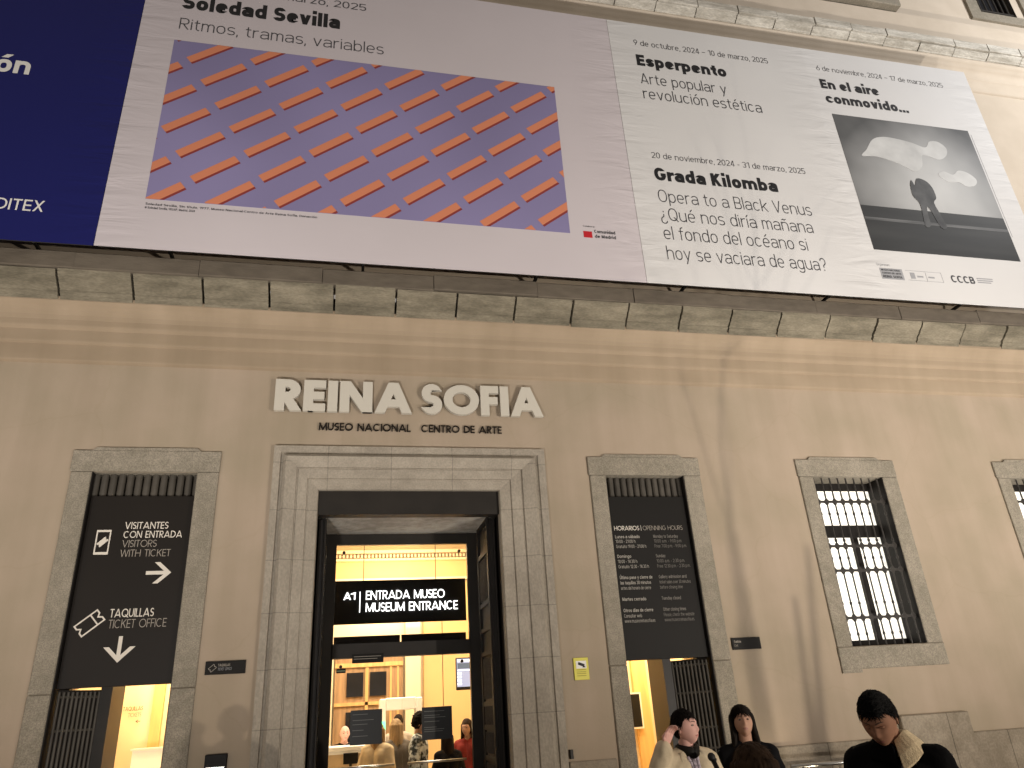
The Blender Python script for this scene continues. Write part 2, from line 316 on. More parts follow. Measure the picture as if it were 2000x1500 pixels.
        if g == 'A': ap = Wd/2; S = [[(h*1.1, 0), (ap, 1)], [(Wd-h*1.1, 0), (ap, 1)], [(Wd*.24, .20+h), (Wd*.76, .20+h)]]
        elif g == 'B': S = [b, bowl(.5, 1-h, Wd-h*1.5), bowl(h, .5, Wd-h)]
        elif g == 'C': S = [arc(Wd/2, .5, r, .5-h, 48, 312, E)]
        elif g == 'D': S = [b, bowl(h, 1-h, Wd-h)]
        elif g == 'E': S = [b, [(h, 1-h), (Wd, 1-h)], [(h, .5), (Wd*.94, .5)], [(h, h), (Wd, h)]]
        elif g == 'F': S = [b, [(h, 1-h), (Wd, 1-h)], [(h, .5), (Wd*.94, .5)]]
        elif g == 'G': S = [arc(Wd/2, .5, r, .5-h, 45, 330, E)+[(Wd-h, .45)], [(Wd*.55, .45), (Wd, .45)]]
        elif g == 'H': S = [b, [(Wd-h, 0), (Wd-h, 1)], [(h, .5), (Wd-h, .5)]]
        elif g == 'I': S = [[(h, 0), (h, 1)]]
        elif g == 'J': S = [[(Wd-h, 1), (Wd-h, .3)]+arc(Wd/2, .3, r, .3-h, 0, -160, E)[1:]]
        elif g == 'K': S = [b, [(Wd-h*1.2, 1), (h, .42)], [(Wd-h, 0), (Wd*.35, .60)]]
        elif g == 'L': S = [b, [(h, h), (Wd, h)]]
        elif g == 'M': S = [[(h, 0), (h*1.4, 1)], [(Wd-h, 0), (Wd-h*1.4, 1)], [(h*1.4, 1), (Wd/2, .05)], [(Wd-h*1.4, 1), (Wd/2, .05)]]
        elif g == 'N': S = [b, [(Wd-h, 0), (Wd-h, 1)], [(h, 1), (Wd-h, 0)]]
        elif g in 'OQ0': S = [arc(Wd/2, .5, r, .5-h, 0, 360, E, 28)]+([[(Wd*.58, .3), (Wd, -.04)]] if g == 'Q' else [])
        elif g == 'P': S = [b, bowl(.44, 1-h, Wd-h)]
        elif g == 'R': S = [b, bowl(.47, 1-h, Wd-h*1.2), [(Wd*.40, .47), (Wd-h, 0)]]
        elif g == 'S': S = [arc(Wd/2, .75-h/2, r*.94, .25-h/2, 30, 270, E)+arc(Wd/2, .25+h/2, r, .25-h/2, 90, -150, E)[1:]]
        elif g == 'T': S = [[(Wd/2, 0), (Wd/2, 1)], [(0, 1-h), (Wd, 1-h)]]
        elif g == 'U': S = [[(h, 1), (h, .36)]+arc(Wd/2, .36, r, .36-h, 180, 360, E)[1:]+[(Wd-h, 1)]]
        elif g == 'V': S = [[(h, 1), (Wd/2, 0)], [(Wd-h, 1), (Wd/2, 0)]]
        elif g == 'W': S = [[(h, 1), (Wd*.27, 0)], [(Wd*.5, 1), (Wd*.27, 0)], [(Wd*.5, 1), (Wd*.73, 0)], [(Wd-h, 1), (Wd*.73, 0)]]
        elif g == 'X': S = [[(h, 1), (Wd-h, 0)], [(Wd-h, 1), (h, 0)]]
        elif g == 'Y': S = [[(h, 1), (Wd/2, .45)], [(Wd-h, 1), (Wd/2, .45)], [(Wd/2, .5), (Wd/2, 0)]]
        elif g == 'Z': S = [[(0, 1-h), (Wd, 1-h)], [(Wd-h, 1-h), (h, h)], [(0, h), (Wd, h)]]
        elif g == '1': Wd = .30+w; S = [[(Wd-h, 0), (Wd-h, 1)], [(0, .78), (Wd-h, 1-h*.6)]]
        elif g == '2': S = [arc(Wd/2, .70, r, .30-h, 165, -35, E)+[(h, h)], [(0, h), (Wd, h)]]
        elif g == '3': S = [arc(Wd/2, .75-h/2, r, .25-h/2, 150, -90, E), arc(Wd/2, .25+h/2, r, .25-h/2, 90, -150, E)]
        elif g == '4': S = [[(Wd*.72, 0), (Wd*.72, 1)], [(Wd*.66, 1), (h*.6, .26)], [(0, .24), (Wd, .24)]]
        elif g == '5': S = [[(Wd*.92, 1-h), (h*1.2, 1-h), (h, .50)]+arc(Wd/2, .31, r, .31-h, 140, -150, E)]
        elif g == '6': S = [arc(Wd/2, .32, r, .32-h, 0, 360, E), [(Wd*.72, 1), (h*1.2, .42)]]
        elif g == '7': S = [[(0, 1-h), (Wd, 1-h)], [(Wd-h, 1-h), (Wd*.3, 0)]]
        elif g == '8': S = [arc(Wd/2, .75-h/2, r*.9, .25-h/2, 0, 360, E), arc(Wd/2, .25+h/2, r, .25-h/2, 0, 360, E)]
        elif g == '9': S = [arc(Wd/2, .68, r, .32-h, 0, 360, E), [(Wd*.28, 0), (Wd-h*1.2, .58)]]
    elif g == ' ': return [], (.36 if geo else .24)
    elif g == ',': Wd = w; S = [[(h, .10), (h*.4, -.14)]]
    elif g == '.': Wd = max(w, .1); S = [[(Wd/2, 0), (Wd/2, max(w, .1))]]
    elif g == ':': Wd = max(w, .1); S = [[(Wd/2, 0), (Wd/2, max(w, .1))], [(Wd/2, .5), (Wd/2, .5+max(w, .1))]]
    elif g == '–': Wd = .55; S = [[(0, .4), (Wd, .4)]]
    elif g == '-': Wd = .32; S = [[(0, .36), (Wd, .36)]]
    elif g == '|': Wd = w; S = [[(h, -.1), (h, 1.1)]]
    elif g == '?': Wd = .5+.3*w; S = [arc(Wd/2, .72, Wd/2-h, .28-h, 170, -40, E)+[(Wd/2, .40), (Wd/2, .24)], [(Wd/2, 0), (Wd/2, max(w, .1))]]
    elif g == '¿': Wd = .5+.3*w; S = [[(x, X-z) for x, z in arc(Wd/2, .72, Wd/2-h, .28-h, 10, 220, E)+[(Wd/2, .40), (Wd/2, .24)]], [(Wd/2, X), (Wd/2, X-max(w, .1))]]
    elif g == '©': Wd = .8; S = [arc(.4, .5, .36, .36, 0, 360, 2), arc(.4, .5, .16, .16, 45, 315, 2)]
    top = X if base.islower() or base == 'ı' else 1.03
    if acc == 1: S = S+[[(Wd/2-.04, top+.10), (Wd/2+.10+h*.5, top+.30)]]
    if acc == 2: S = S+[[(Wd*.2, top+.14), (Wd*.42, top+.22), (Wd*.58, top+.15), (Wd*.8, top+.23)]]
    return S, Wd
def stroke_outline(pts, w):
    """left/right offset polylines with mitred joints and ends cut horizontally where the stroke is steep"""
    n = len(pts); closed = math.dist(pts[0], pts[-1]) < 1e-6 and n > 3
    P = [Vector(p) for p in (pts[:-1] if closed else pts)]
    P = [p for i, p in enumerate(P) if i == 0 or (p-P[i-1]).length > 1e-5]
    n = len(P); L, Rr = [], []
    for i in range(n):
        if closed: d0, d1 = P[i]-P[i-1], P[(i+1) % n]-P[i]
        else:
            d0 = P[i]-P[i-1] if i else P[1]-P[0]; d1 = P[i+1]-P[i] if i < n-1 else d0
        d0, d1 = d0.normalized(), d1.normalized(); n0, n1 = Vector((-d0.y, d0.x)), Vector((-d1.y, d1.x))
        m = (n0+n1); m = m.normalized() if m.length > 1e-4 else n0
        k = (w/2)/max(.35, m.dot(n0)); l, r = P[i]+m*k, P[i]-m*k
        if not closed and i in (0, n-1):
            d = d1 if i == 0 else d0
            if abs(d.y) > .35:
                l = l+d*((P[i].y-l.y)/d.y); r = r+d*((P[i].y-r.y)/d.y)
        L.append(l); Rr.append(r)
    return L, Rr, closed
def text_width(t, w, geo, sp):
    x = 0
    for ch in t: x += glyph(ch, w, geo)[1]+sp
    return x-sp
def text_into(bm, t, x, z, cap, w=.1, width=None, y=0., depth=0., geo=False, sp=None, shear=0.):
    sp = sp if sp is not None else (.15-.25*w if not geo else .10-.1*w)
    tw = text_width(t, w, geo, sp); kx = cap if not width else width/tw
    px = 0; k = 0
    for ch in t:
        S, adv = glyph(ch, w, geo)
        for s in S:
            k += 1; yy = y-.0003*(k % 4)
            L, Rr, closed = stroke_outline(s, w)
            f = lambda v: (x+(px+v.x+shear*v.y)*kx, z+v.y*cap)
            m = len(L)
            for i in range(m if closed else m-1):
                j = (i+1) % m; q = [f(L[i]), f(Rr[i]), f(Rr[j]), f(L[j])]
                try:
                    if depth:
                        a = [bm.verts.new((p[0], yy, p[1])) for p in q]; b = [bm.verts.new((p[0], yy+depth, p[1])) for p in q]
                        bm.faces.new(a)
                        for e in ((0, 3), (2, 1)): bm.faces.new((a[e[1]], a[e[0]], b[e[0]], b[e[1]]))
                        if not closed and i == 0: bm.faces.new((a[0], a[1], b[1], b[0]))
                        if not closed and i == m-2: bm.faces.new((a[2], a[3], b[3], b[2]))
                    else: bm.faces.new([bm.verts.new((p[0], yy, p[1])) for p in q])
                except ValueError: pass
        px += adv+sp
def lettering(parent, lines, y, m, geo=False, name='lettering'):
    """lines: (text, x, z, cap, weight, width or None)"""
    for t, x, z, cap, w, width in lines:
        bm = bmesh.new(); text_into(bm, t, x, z, cap, w, width, y, 0, geo); o = link(name, bm, m, parent)
    return o

# ------------------------------------------------------------------ setting
G = -.12
bm = bmesh.new(); bmesh.ops.create_grid(bm, x_segments=2, y_segments=2, size=60); bmesh.ops.translate(bm, vec=(0, 0, G), verts=bm.verts)
tag(link('pavement', bm, M['pave']), 'grey stone paving in front of the museum', None, kind='structure')

# ------------------------------------------------------------------ the museum building
bld = thing('museum_building', 'large beige plastered museum facade with granite portal and stone cornices', 'building', (3, 0, G))
bld.location = (0, 0, 0)
XL, XR = -12., 20.
doorX = (-3.09, -1.88); portX = (-.385, 2.0); door2X = (3.555, 4.755); winX = (6.875, 8.087); win2X = (10.475, 11.687)
def wall_with_holes(bm, x0, x1, z0, z1, y, holes):
    xs = sorted({x0, x1}|{h[0] for h in holes}|{h[1] for h in holes}); zs = sorted({z0, z1}|{h[2] for h in holes}|{h[3] for h in holes})
    for a, b in zip(xs, xs[1:]):
        for c, d in zip(zs, zs[1:]):
            mx, mz = (a+b)/2, (c+d)/2
            if any(h[0] < mx < h[1] and h[2] < mz < h[3] for h in holes): continue
            bm.faces.new([bm.verts.new(p) for p in ((a, y, c), (b, y, c), (b, y, d), (a, y, d))])
    bmesh.ops.remove_doubles(bm, verts=bm.verts, dist=1e-4)
bm = bmesh.new()
wall_with_holes(bm, XL, XR, G, 6.2, 0, [(doorX[0], doorX[1], G, 4.574), (portX[0]-.1, portX[1]+.1, G, 4.45), (door2X[0], door2X[1], G, 4.582),
                (winX[0], winX[1], 2.14, 4.578), (win2X[0], win2X[1], 2.14, 4.578)])
link('lower_wall', bm, M['plaster'], bld)
# moulded bands under the cornice
bm = bmesh.new()
extrude_profile(bm, [(0, 6.035), (-.05, 6.055), (-.055, 6.07), (-.055, 6.285), (-.085, 6.30), (-.092, 6.325), (-.095, 6.475), (-.13, 6.50), (-.14, 6.525), (-.145, 6.60),
     (-.165, 6.66), (-.20, 6.715), (-.245, 6.76), (-.30, 6.80), (-.30, 6.86)], XL, XR, 1)
link('moulding', bm, M['band'], bld)
def cornice_blocks(prof, x0, x1, step, m, gap=.012, name='cornice', start=0.):
    bm = bmesh.new(); x = x0+start; rnd = random.Random(int(step*1000)+int(prof[0][1]*10))
    while x < x1:
        w = step*rnd.uniform(.97, 1.03); dy, dz = rnd.uniform(-.014, .014), rnd.uniform(-.008, .008)
        pr = [(y+dy, z+dz) for y, z in prof]
        rows = extrude_profile(bm, pr, x+gap/2, x+w-gap/2, 1)
        for r in (rows[0], rows[-1]):
            k = [bm.verts.new((v.co.x, .0, v.co.z)) for v in r]
            for i in range(len(r)-1):
                q = (r[i], r[i+1], k[i+1], k[i]); bm.faces.new(q if r is rows[0] else q[::-1])
        x += w
    return link(name, bm, m, bld)
flare = [(-.26, 6.80), (-.30, 6.812), (-.315, 6.835), (-.325, 6.86), (-.36, 6.89), (-.365, 6.915), (-.40, 6.94), (-.455, 6.98), (-.465, 7.0), (-.515, 7.03), (-.555, 7.075), (-.57, 7.115), (-.50, 7.118)]
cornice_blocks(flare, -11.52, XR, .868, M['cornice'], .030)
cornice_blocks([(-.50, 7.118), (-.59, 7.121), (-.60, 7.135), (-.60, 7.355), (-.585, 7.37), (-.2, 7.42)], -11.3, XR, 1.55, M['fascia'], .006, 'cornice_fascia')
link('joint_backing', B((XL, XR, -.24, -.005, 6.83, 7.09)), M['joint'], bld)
# storey behind the banners, its mouldings and cornice
bm = bmesh.new(); wall_with_holes(bm, XL, XR, 7.3, 13.5, -.001, []); link('upper_wall', bm, M['upper'], bld)
bm = bmesh.new()
extrude_profile(bm, [(0, 13.375), (-.045, 13.39), (-.05, 13.41), (-.05, 13.66), (-.085, 13.68), (-.095, 13.70), (-.095, 13.80), (-.115, 13.85), (-.155, 13.895), (-.19, 13.91), (-.20, 13.94),
     (-.235, 13.96), (-.265, 13.99), (-.28, 14.025), (-.28, 14.06), (-.2, 14.07)], XL, XR, 1)
link('moulding', bm, M['upper'], bld, True)
cornice_blocks([(-.24, 14.055), (-.305, 14.06), (-.315, 14.075), (-.35, 14.09), (-.40, 14.125), (-.43, 14.158), (-.40, 14.162)], -11.7, XR, .868, M['cornice_pale'], .02)
cornice_blocks([(-.40, 14.165), (-.455, 14.168), (-.465, 14.18), (-.465, 14.37), (-.45, 14.385), (-.2, 14.42)], -11.7, XR, .868, M['cornice_pale'], .02, 'cornice_fascia')
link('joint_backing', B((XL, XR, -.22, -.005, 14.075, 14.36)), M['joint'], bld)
bm = bmesh.new(); extrude_profile(bm, [(-.24, 14.2), (-.24, 15.28), (-.20, 15.33), (0, 15.36)], XL, XR, 1); link('attic_base', bm, M['upper'], bld)
bm = bmesh.new(); wall_with_holes(bm, XL, XR, 15.2, 24, 0, [(x-.7, x+.7, 15.95, 19) for x in (3.4, 6.9, 10.5, 14.7, 18.2)]); link('attic_wall', bm, M['upper'], bld)
for x, zs in ((10.5, 15.95), (14.95, 16.08)):
    f = link('attic_window', B((x-.72, x+.72, .3, .34, zs, 19)), M['dark_pane'], bld)
    bm = B((x-1., x-.68, -.06, .3, zs-.26, 19), (x+.68, x+1., -.06, .3, zs-.26, 19), (x-.675, x+.675, -.058, .3, zs-.26, zs+.002))
    link('window_surround', bm, M['granite'], f)
    bm = bmesh.new()
    for i in range(9): cyl(bm, (x-.64+i*.16, .06, zs), (x-.64+i*.16, .06, 19), .02, n=8)
    for z in (16.25, 17.2, 18.2): box(bm, x-.7, x+.7, .035, .05, z, z+.05)
    link('grille', bm, M['iron'], f)
link('window_sill', B((9.35, 11.62, -.36, .0, 15.36, 15.60), bev=.02), M['granite'], bld)

# granite surrounds of the side openings
def surround(x0, x1, sill):
    st = lambda nm, bm: link(nm, bm, M['granite'], bld)
    for a, b in ((x0-.235, x0), (x1, x1+.26)):
        if sill: st('stone_jamb', B((a, b, -.032, .5, 2.137, 4.575), bev=.008))
        else: st('stone_jamb', B((a, b, -.032, .5, G, 2.045), bev=.01)); st('stone_jamb', B((a, b, -.030, .5, 2.05, 4.575), bev=.008))
    bm = B((x0-.25, x1+.265, -.034, .5, 4.579, 4.85), bev=.008); poly(bm, [(x0-.03, 4.848), (x1+.02, 4.848), (x1-.03, 4.888), (x0+.01, 4.886)], -.033, .2); st('stone_lintel', bm)
    if sill: bm = B((x0-.24, x1+.265, -.034, .5, 1.845, 2.133), bev=.008); box(bm, x0-.24, x0+.06, -.033, .2, 1.80, 1.848); st('stone_sill', bm)
for xs, s in ((doorX, 0), (door2X, 0), (winX, 1), (win2X, 1)): surround(xs[0], xs[1], s)

# great portal surround: a moulded stone profile swept round the opening
prof = [(0, .02), (0, -.055), (.085, -.055), (.095, -.03), (.118, -.03), (.13, -.09), (.165, -.125), (.30, -.075), (.304, -.05), (.318, -.05), (.325, -.062), (.44, -.045), (.444, -.022), (.456, -.022), (.46, -.025), (.575, -.018), (.585, .0), (.585, .14)]
def portal_strip(side):
    bm = bmesh.new(); xo0, xo1, zt = portX[0]-.585, portX[1]+.67, 4.94
    kr = .67/.585
    a, b = [], []
    for s, y in prof:
        if side == 'L': a.append((xo0+s, y, G)); b.append((xo0+s, y, zt-s))
        if side == 'R': a.append((xo1-s*kr, y, G)); b.append((xo1-s*kr, y, zt-s))
        if side == 'T': a.append((xo0+s, y, zt-s)); b.append((xo1-s*kr, y, zt-s))
    va = [bm.verts.new(p) for p in a]; vb = [bm.verts.new(p) for p in b]
    for i in range(len(va)-1): bm.faces.new((va[i], vb[i], vb[i+1], va[i+1]))
    return bm
for s, m in (('L', 'portal'), ('R', 'portal'), ('T', 'portal_lintel')):
    link({'L': 'portal_jamb', 'R': 'portal_jamb', 'T': 'portal_lintel'}[s], portal_strip(s), M[m], bld)
# dark beam, rough soffit, reveals, door frame of the portal
PX0, PX1, DY = portX[0], portX[1], 1.25
link('entrance_beam', B((PX0+.003, PX1-.003, .05, .22, 4.04, 4.40)), M['dark'], bld)
link('entrance_soffit', B((PX0, PX1, .222, DY, 4.06, 4.2)), M['soffit'], bld)
for b in ((PX0-.15, PX0, .142, DY+.1, G, 4.4), (PX1, PX1+.15, .142, DY+.1, G, 4.4)): link('entrance_reveal', B(b), M['dark'], bld)
df = link('entrance_door_frame', B((PX0, -.144, DY, DY+.09, G, 4.06), (1.735, PX1, DY, DY+.09, G, 4.06), (-.144, 1.735, DY+.002, DY+.088, 3.905, 4.058), (-.144, 1.735, DY-.03, DY+.12, 2.37, 2.555)), M['dark'], bld)
for b in ((-.14, .78, DY+.3, DY+.34, 2.52, 2.68), (.80, 1.73, DY+.3, DY+.34, 2.52, 2.68)): link('transom_ledge', B(b), M['shutter'], df)
tg = link('transom_glass', B((-.142, 1.733, DY+.04, DY+.05, 2.558, 3.902)), M['glass'], df)
for x0, x1 in ((-.142, .79), (.80, 1.733)):
    g_ = link('glass_door', B((x0, x1, DY+.03, DY+.042, G+.02, 2.366)), M['glass'], bld)
    bm = bmesh.new(); cyl(bm, (x0+.06, DY-.05, 1.055), (x1-.1, DY-.05, 1.055), .014)
    for x in (x0+.2, x1-.2): cyl(bm, (x, DY-.05, 1.055), (x, DY+.03, 1.055), .008)
    link('handle', bm, M['steel'], g_, True)
bm = bmesh.new()
for x, z in ((-.04, 3.80), (1.62, 3.80), (-.03, 2.27), (1.62, 2.27)): cyl(bm, (x, DY+.01, z), (x, DY+.06, z), .022, n=12)
link('glass_fitting', bm, M['dark'], df)
# open panelled shutters folded against the reveals
def shutter(x, face, y0, y1):
    """leaf in a YZ plane; face = +1 looks to +X"""
    t = .05; bm = bmesh.new(); xa, xb = sorted((x, x+face*t)); box(bm, xa, xb, y0, y1, G+.02, 4.03)
    o = link('shutter_leaf', bm, M['shutter'], bld)
    xf = x+face*t
    rails = [G+.02, .55, 1.06, 1.42, 1.70, 2.32, 2.62, 2.95, 3.62, 4.03]
    bm = bmesh.new()
    for z in rails: box(bm, *sorted((xf+face*.001, xf+face*.028)), y0+.02, y1-.02, z-.03, z+.03)
    for y in (y0+.01, y1-.10): box(bm, *sorted((xf+face*.002, xf+face*.034)), y, y+.09, G+.03, 4.02)
    link('shutter_rail', bm, M['shutter'], o)
    for a, b in ((1.42, 1.70), (1.73, 2.29), (2.98, 3.59), (.58, 1.03), (1.09, 1.39)):
        n = 9; bm = bmesh.new()
        for i in range(n):
            yy = y0+.12+(y1-y0-.24)*i/(n-1); cyl(bm, (xf+face*.012, yy, a+.03), (xf+face*.012, yy, b-.03), .010, n=6)
        link('shutter_bar', bm, M['iron'], o)
shutter(PX1-.06, -1, .26, 1.12); shutter(PX0+.02, 1, .26, 1.12)
for x in (PX0+.10, PX1-.05):
    bm = bmesh.new(); cyl(bm, (x, .238, G), (x, .238, 4.03), .016); link('shutter_rod', bm, M['shutter'], bld)

# barred windows
def barred_window(x0, x1):
    f = bmesh.new(); z0, z1 = 2.14, 4.575; y = .34
    xa, xb = x0+.20, x1+.06
    for b in ((x0, xa+.06, y, y+.07, z0, z1), (xb-.06, x1+.02, y, y+.07, z0, z1), (xa+.06, xb-.06, y+.002, y+.068, z0, 2.235), (xa+.06, xb-.06, y+.002, y+.068, 4.46, z1), (xa+.06, xb-.06, y+.002, y+.068, 3.725, 3.91), ((xa+xb)/2-.055, (xa+xb)/2+.055, y+.001, y+.069, 2.235, 3.725)):
        box(f, *b)
    f = link('window_frame', f, M['shutter'], bld)
    link('window_pane', B((x0, x1+.02, y+.03, y+.04, 2.2, 4.5)), M['lit_pane'], f)
    for b in ((x0-.02, x0-.001, .0, .45, z0, z1), (x1+.001, x1+.02, .0, .45, z0, z1)): link('window_reveal', B(b), M['shutter'], f)
    link('window_lining', B((x1-.012, x1-.001, -.02, .34, z0+.002, z1-.002)), M['shutter'], f)
    bm = bmesh.new(); n = 9
    for i in range(n):
        x = x0+.05+(x1-x0-.10)*i/(n-1)
        cyl(bm, (x, .05, z0), (x, .05, z1), .0115, n=8)
        for z in (2.30, 2.72, 3.36, 3.62, 4.02):
            cyl(bm, (x, .05, z-.018), (x, .05, z+.018), .018, n=8)
    link('grille', bm, M['iron'], f)
    for z in (2.52, 3.18, 3.535, 4.205):
        bm = bmesh.new(); box(bm, x0+.01, x1-.01, .035, .065, z-.016, z+.016)
        for i in range(n):                                          # scalloped straps: rounded gussets at each crossing
            x = x0+.05+(x1-x0-.10)*i/(n-1)
            for s in (1, -1):
                a = [(x-.045, z+s*.014), (x+.045, z+s*.014), (x+.024, z+s*.025), (x+.012, z+s*.048), (x-.012, z+s*.048), (x-.024, z+s*.025)]
                poly(bm, a if s > 0 else a[::-1], .037, .063)
        link('strap', bm, M['iron'], f)
barred_window(*winX); barred_window(*win2X)

# tall side doorways: louvred head, frame, grilled leaf and the lit vestibule behind
def side_door(x0, x1, leaf_left):
    bm = bmesh.new(); n = 12
    for i in range(n+1):
        x = x0+.02+(x1-x0-.04)*i/n; cyl(bm, (x, .13, 4.1), (x, .13, 4.575), .042, n=12)
    link('door_grille_head', bm, M['louvre'], bld)
    xr = (x0+.001, x0+.012) if leaf_left else (x1-.012, x1-.001)
    link('door_lining', B((*xr, -.015, .30, G, 4.574)), M['shutter'], bld)
    fr = link('door_frame', B((x0, x1, .30, .42, 2.12, 4.58), (x0, x0+.07, .302, .42, G, 2.12), (x1-.07, x1, .302, .42, G, 2.12)), M['dark'], bld)
    xm = x0+.44 if leaf_left else x1-.50
    link('door_post', B((xm-.05, xm+.07, .36, .9, G, 2.3)), M['dark'], fr)
    ha, hb = ((x0+.03, .10), (xm-.05, .42)) if leaf_left else ((xm+.07, .42), (x1-.03, .10))      # the leaf stands ajar between these ends
    bm = bmesh.new(); q = [ha, hb, (hb[0], hb[1]+.03), (ha[0], ha[1]+.03)]
    lo = [bm.verts.new((x, y, G)) for x, y in q]; hi = [bm.verts.new((x, y, 2.09)) for x, y in q]
    bm.faces.new(lo[::-1]); bm.faces.new(hi)
    for k in range(4): bm.faces.new((lo[k], lo[(k+1) % 4], hi[(k+1) % 4], hi[k]))
    lf = link('door_leaf', bm, M['dark'], bld)
    bm = bmesh.new(); nb = 10; P_ = lambda t: (ha[0]+(hb[0]-ha[0])*t, ha[1]+(hb[1]-ha[1])*t-.035)
    for k in range(nb):
        x, y = P_(.05+.90*k/(nb-1)); cyl(bm, (x, y, G), (x, y, 2.07), .015, n=8)
    for z in (1.02, 1.26, 1.68, 2.02): a, b = P_(.01), P_(.99); cyl(bm, (*a, z), (*b, z), .014, n=8)
    link('door_bars', bm, M['louvre'], lf, False)
    return fr
side_door(*doorX, True); side_door(*door2X, False)
# plinth and raised stone block at the foot of the wall
for b in ((2.685, 3.285, -.05, .1, G, 1.0), (5.04, 7.30, -.05, .1, G, .985), (7.305, 8.38, -.09, .1, G, 1.235), (8.385, 19, -.052, .1, G, .975), (-1.60, -.98, -.05, .1, G, 1.0), (-12, -3.35, -.05, .1, G, 1.0)): link('plinth', B(b, bev=.012), M['plinth'], bld)

# lit rooms behind the doorways (part of the building)
def room(name, x0, x1, y0, y1, z1, m_wall, holes_front=None):
    bm = bmesh.new()
    q = lambda *p: bm.faces.new([bm.verts.new(v) for v in p])
    q((x0, y1, G), (x1, y1, G), (x1, y1, z1), (x0, y1, z1)); q((x0, y0, G), (x0, y1, G), (x0, y1, z1), (x0, y0, z1))
    q((x1, y1, G), (x1, y0, G), (x1, y0, z1), (x1, y1, z1)); q((x0, y0, z1), (x0, y1, z1), (x1, y1, z1), (x1, y0, z1))
    o = link(name, bm, m_wall, bld)
    link(name.replace('_wall', '_floor'), B((x0, x1, y0, y1, G-.05, G+.004)), M['int_floor'], bld)
    return o
room('vestibule_wall', -3.9, -.80, .95, 2.6, 3.4, M['int_wall'])
room('vestibule_wall', 3.1, 5.6, .95, 2.4, 3.4, M['int_wall'])
room('lobby_wall', -.72, 3.0, DY+.16, 6.5, 5.05, M['int_wall'])
for b in ((-4.2, doorX[0], .51, .93, G, 3.5), (doorX[1], PX0-.152, .51, .93, G, 3.5), (PX1+.152, door2X[0], .51, .93, G, 3.5), (door2X[1], 6, .51, .93, G, 3.5), (doorX[0], doorX[1], .51, .93, 2.3, 3.5), (door2X[0], door2X[1], .51, .93, 2.3, 3.5)): link('screen_wall', B(b), M['int_wall'], bld)
for b in ((-.72, PX0, DY+.1, DY+.155, G, 5.0), (PX1, 3.0, DY+.1, DY+.155, G, 5.0), (PX0, PX1, DY+.1, DY+.155, 4.06, 5.0)): link('lobby_front_wall', B(b), M['int_wall'], bld)
for b in ((-3.17, -3.04, 2.52, 2.6, G, 3.4), (-2.60, -2.46, 2.52, 2.6, G, 3.4), (4.50, 4.74, 2.32, 2.4, G, 3.4), (4.85, 4.90, 2.30, 2.4, G, 3.4)): link('pilaster', B(b), M['int_pale_wood'], bld)
bm = bmesh.new()
box(bm, -.72, 3.0, 6.38, 6.5, 4.24, 4.30); box(bm, -.72, 3.0, 6.34, 6.5, 4.66, 4.70)
for i in range(48): box(bm, -.68+i*.075, -.68+i*.075+.04, 6.36, 6.45, 4.72, 4.79)
box(bm, -.72, 3.0, 6.30, 6.5, 4.81, 4.87)
link('lobby_cornice', bm, M['int_wall'], bld)
link('lobby_frieze', B((-.72, 3.0, 6.44, 6.5, 4.30, 4.66)), M['int_orange'], bld)
for b in ((1.22, 1.52, 6.2, 6.5, G, 4.24), (-.60, -.18, 6.2, 6.5, G, 4.24)): link('lobby_pilaster', B(b), M['int_wall'], bld)
for b in ((1.60, 1.98, 6.40, 6.5, G, 4.24), (2.0, 2.98, 6.42, 6.5, G, 4.2)): link('lobby_panel', B(b), M['int_orange'], bld)
ld = link('lobby_door', B((-.15, 1.18, 6.34, 6.42, G, 2.95)), M['int_wood'], bld)
for z0, z1 in ((.3, 1.75), (2.02, 2.46)):
    for x in (.08, .53): link('door_pane', B((x, x+.32, 6.30, 6.335, z0, z1)), M['dark_pane'], ld)
link('door_rail', B((-.15, 1.18, 6.30, 6.338, 2.56, 2.64), (-.15, 1.18, 6.30, 6.338, 1.86, 1.92), (.44, .50, 6.30, 6.338, G, 2.55), (.92, .96, 6.31, 6.338, G, 2.55), (1.06, 1.10, 6.31, 6.338, G, 2.55)), M['int_pale_wood'], ld)
lamp('lobby_ceiling_lamp', (1.0, 3.6, 5.0), (1.0, 3.7, 0), 320, 2.6, (1, .88, .69))
lamp('lobby_ceiling_lamp', (1.0, 5.6, 3.9), (1.0, 6.5, 4.7), 36, 1.6, (1, .80, .50))
lamp('vestibule_ceiling_lamp', (-2.35, 1.75, 3.3), (-2.35, 1.8, 0), 105, 1.0, (1, .76, .44))
lamp('vestibule_ceiling_lamp', (4.5, 1.5, 3.3), (4.5, 1.6, 0), 110, 1.0, (1, .78, .46))

# ------------------------------------------------------------------ banners
BY = -.73
def banner(name, x0, x1, m, label):
    o = link(name, B((x0, x1, BY, BY+.012, 7.40, 13.035)), m); tag(o, label, 'banner')
    for z in (7.42, 12.9): link('frame_rail', B((x0+.03, x1-.03, BY+.014, BY+.06, z, z+.07)), M['bn_edge'], o)
    x = x0+.8
    while x < x1-.3:
        for z in (7.6, 12.9): link('frame_bracket', B((x, x+.04, BY+.061, -.02, z, z+.04)), M['bn_edge'], o)
        x += 2.6
    return o
LY = BY-.003
b0 = banner('blue_banner', -7.6, -3.338, M['bn_blue'], 'dark blue fabric banner at the left end of the banner row')
lettering(b0, [('ón', -5.05, 10.165, .33, .20, .44)], LY, M['print_white'])
lettering(b0, [('INDITEX', -4.735, 7.852, .175, .13, .725)], LY, M['print_white'])
b1 = banner('exhibition_banner', -3.332, 4.305, M['bn_lilac'], 'wide pale lilac banner with a picture of coral stripes on lavender')
lettering(b1, [('2024 – 10 de marzo, 2025', -2.79, 12.375, .155, .10, 2.80)], LY, M['print_grey'])
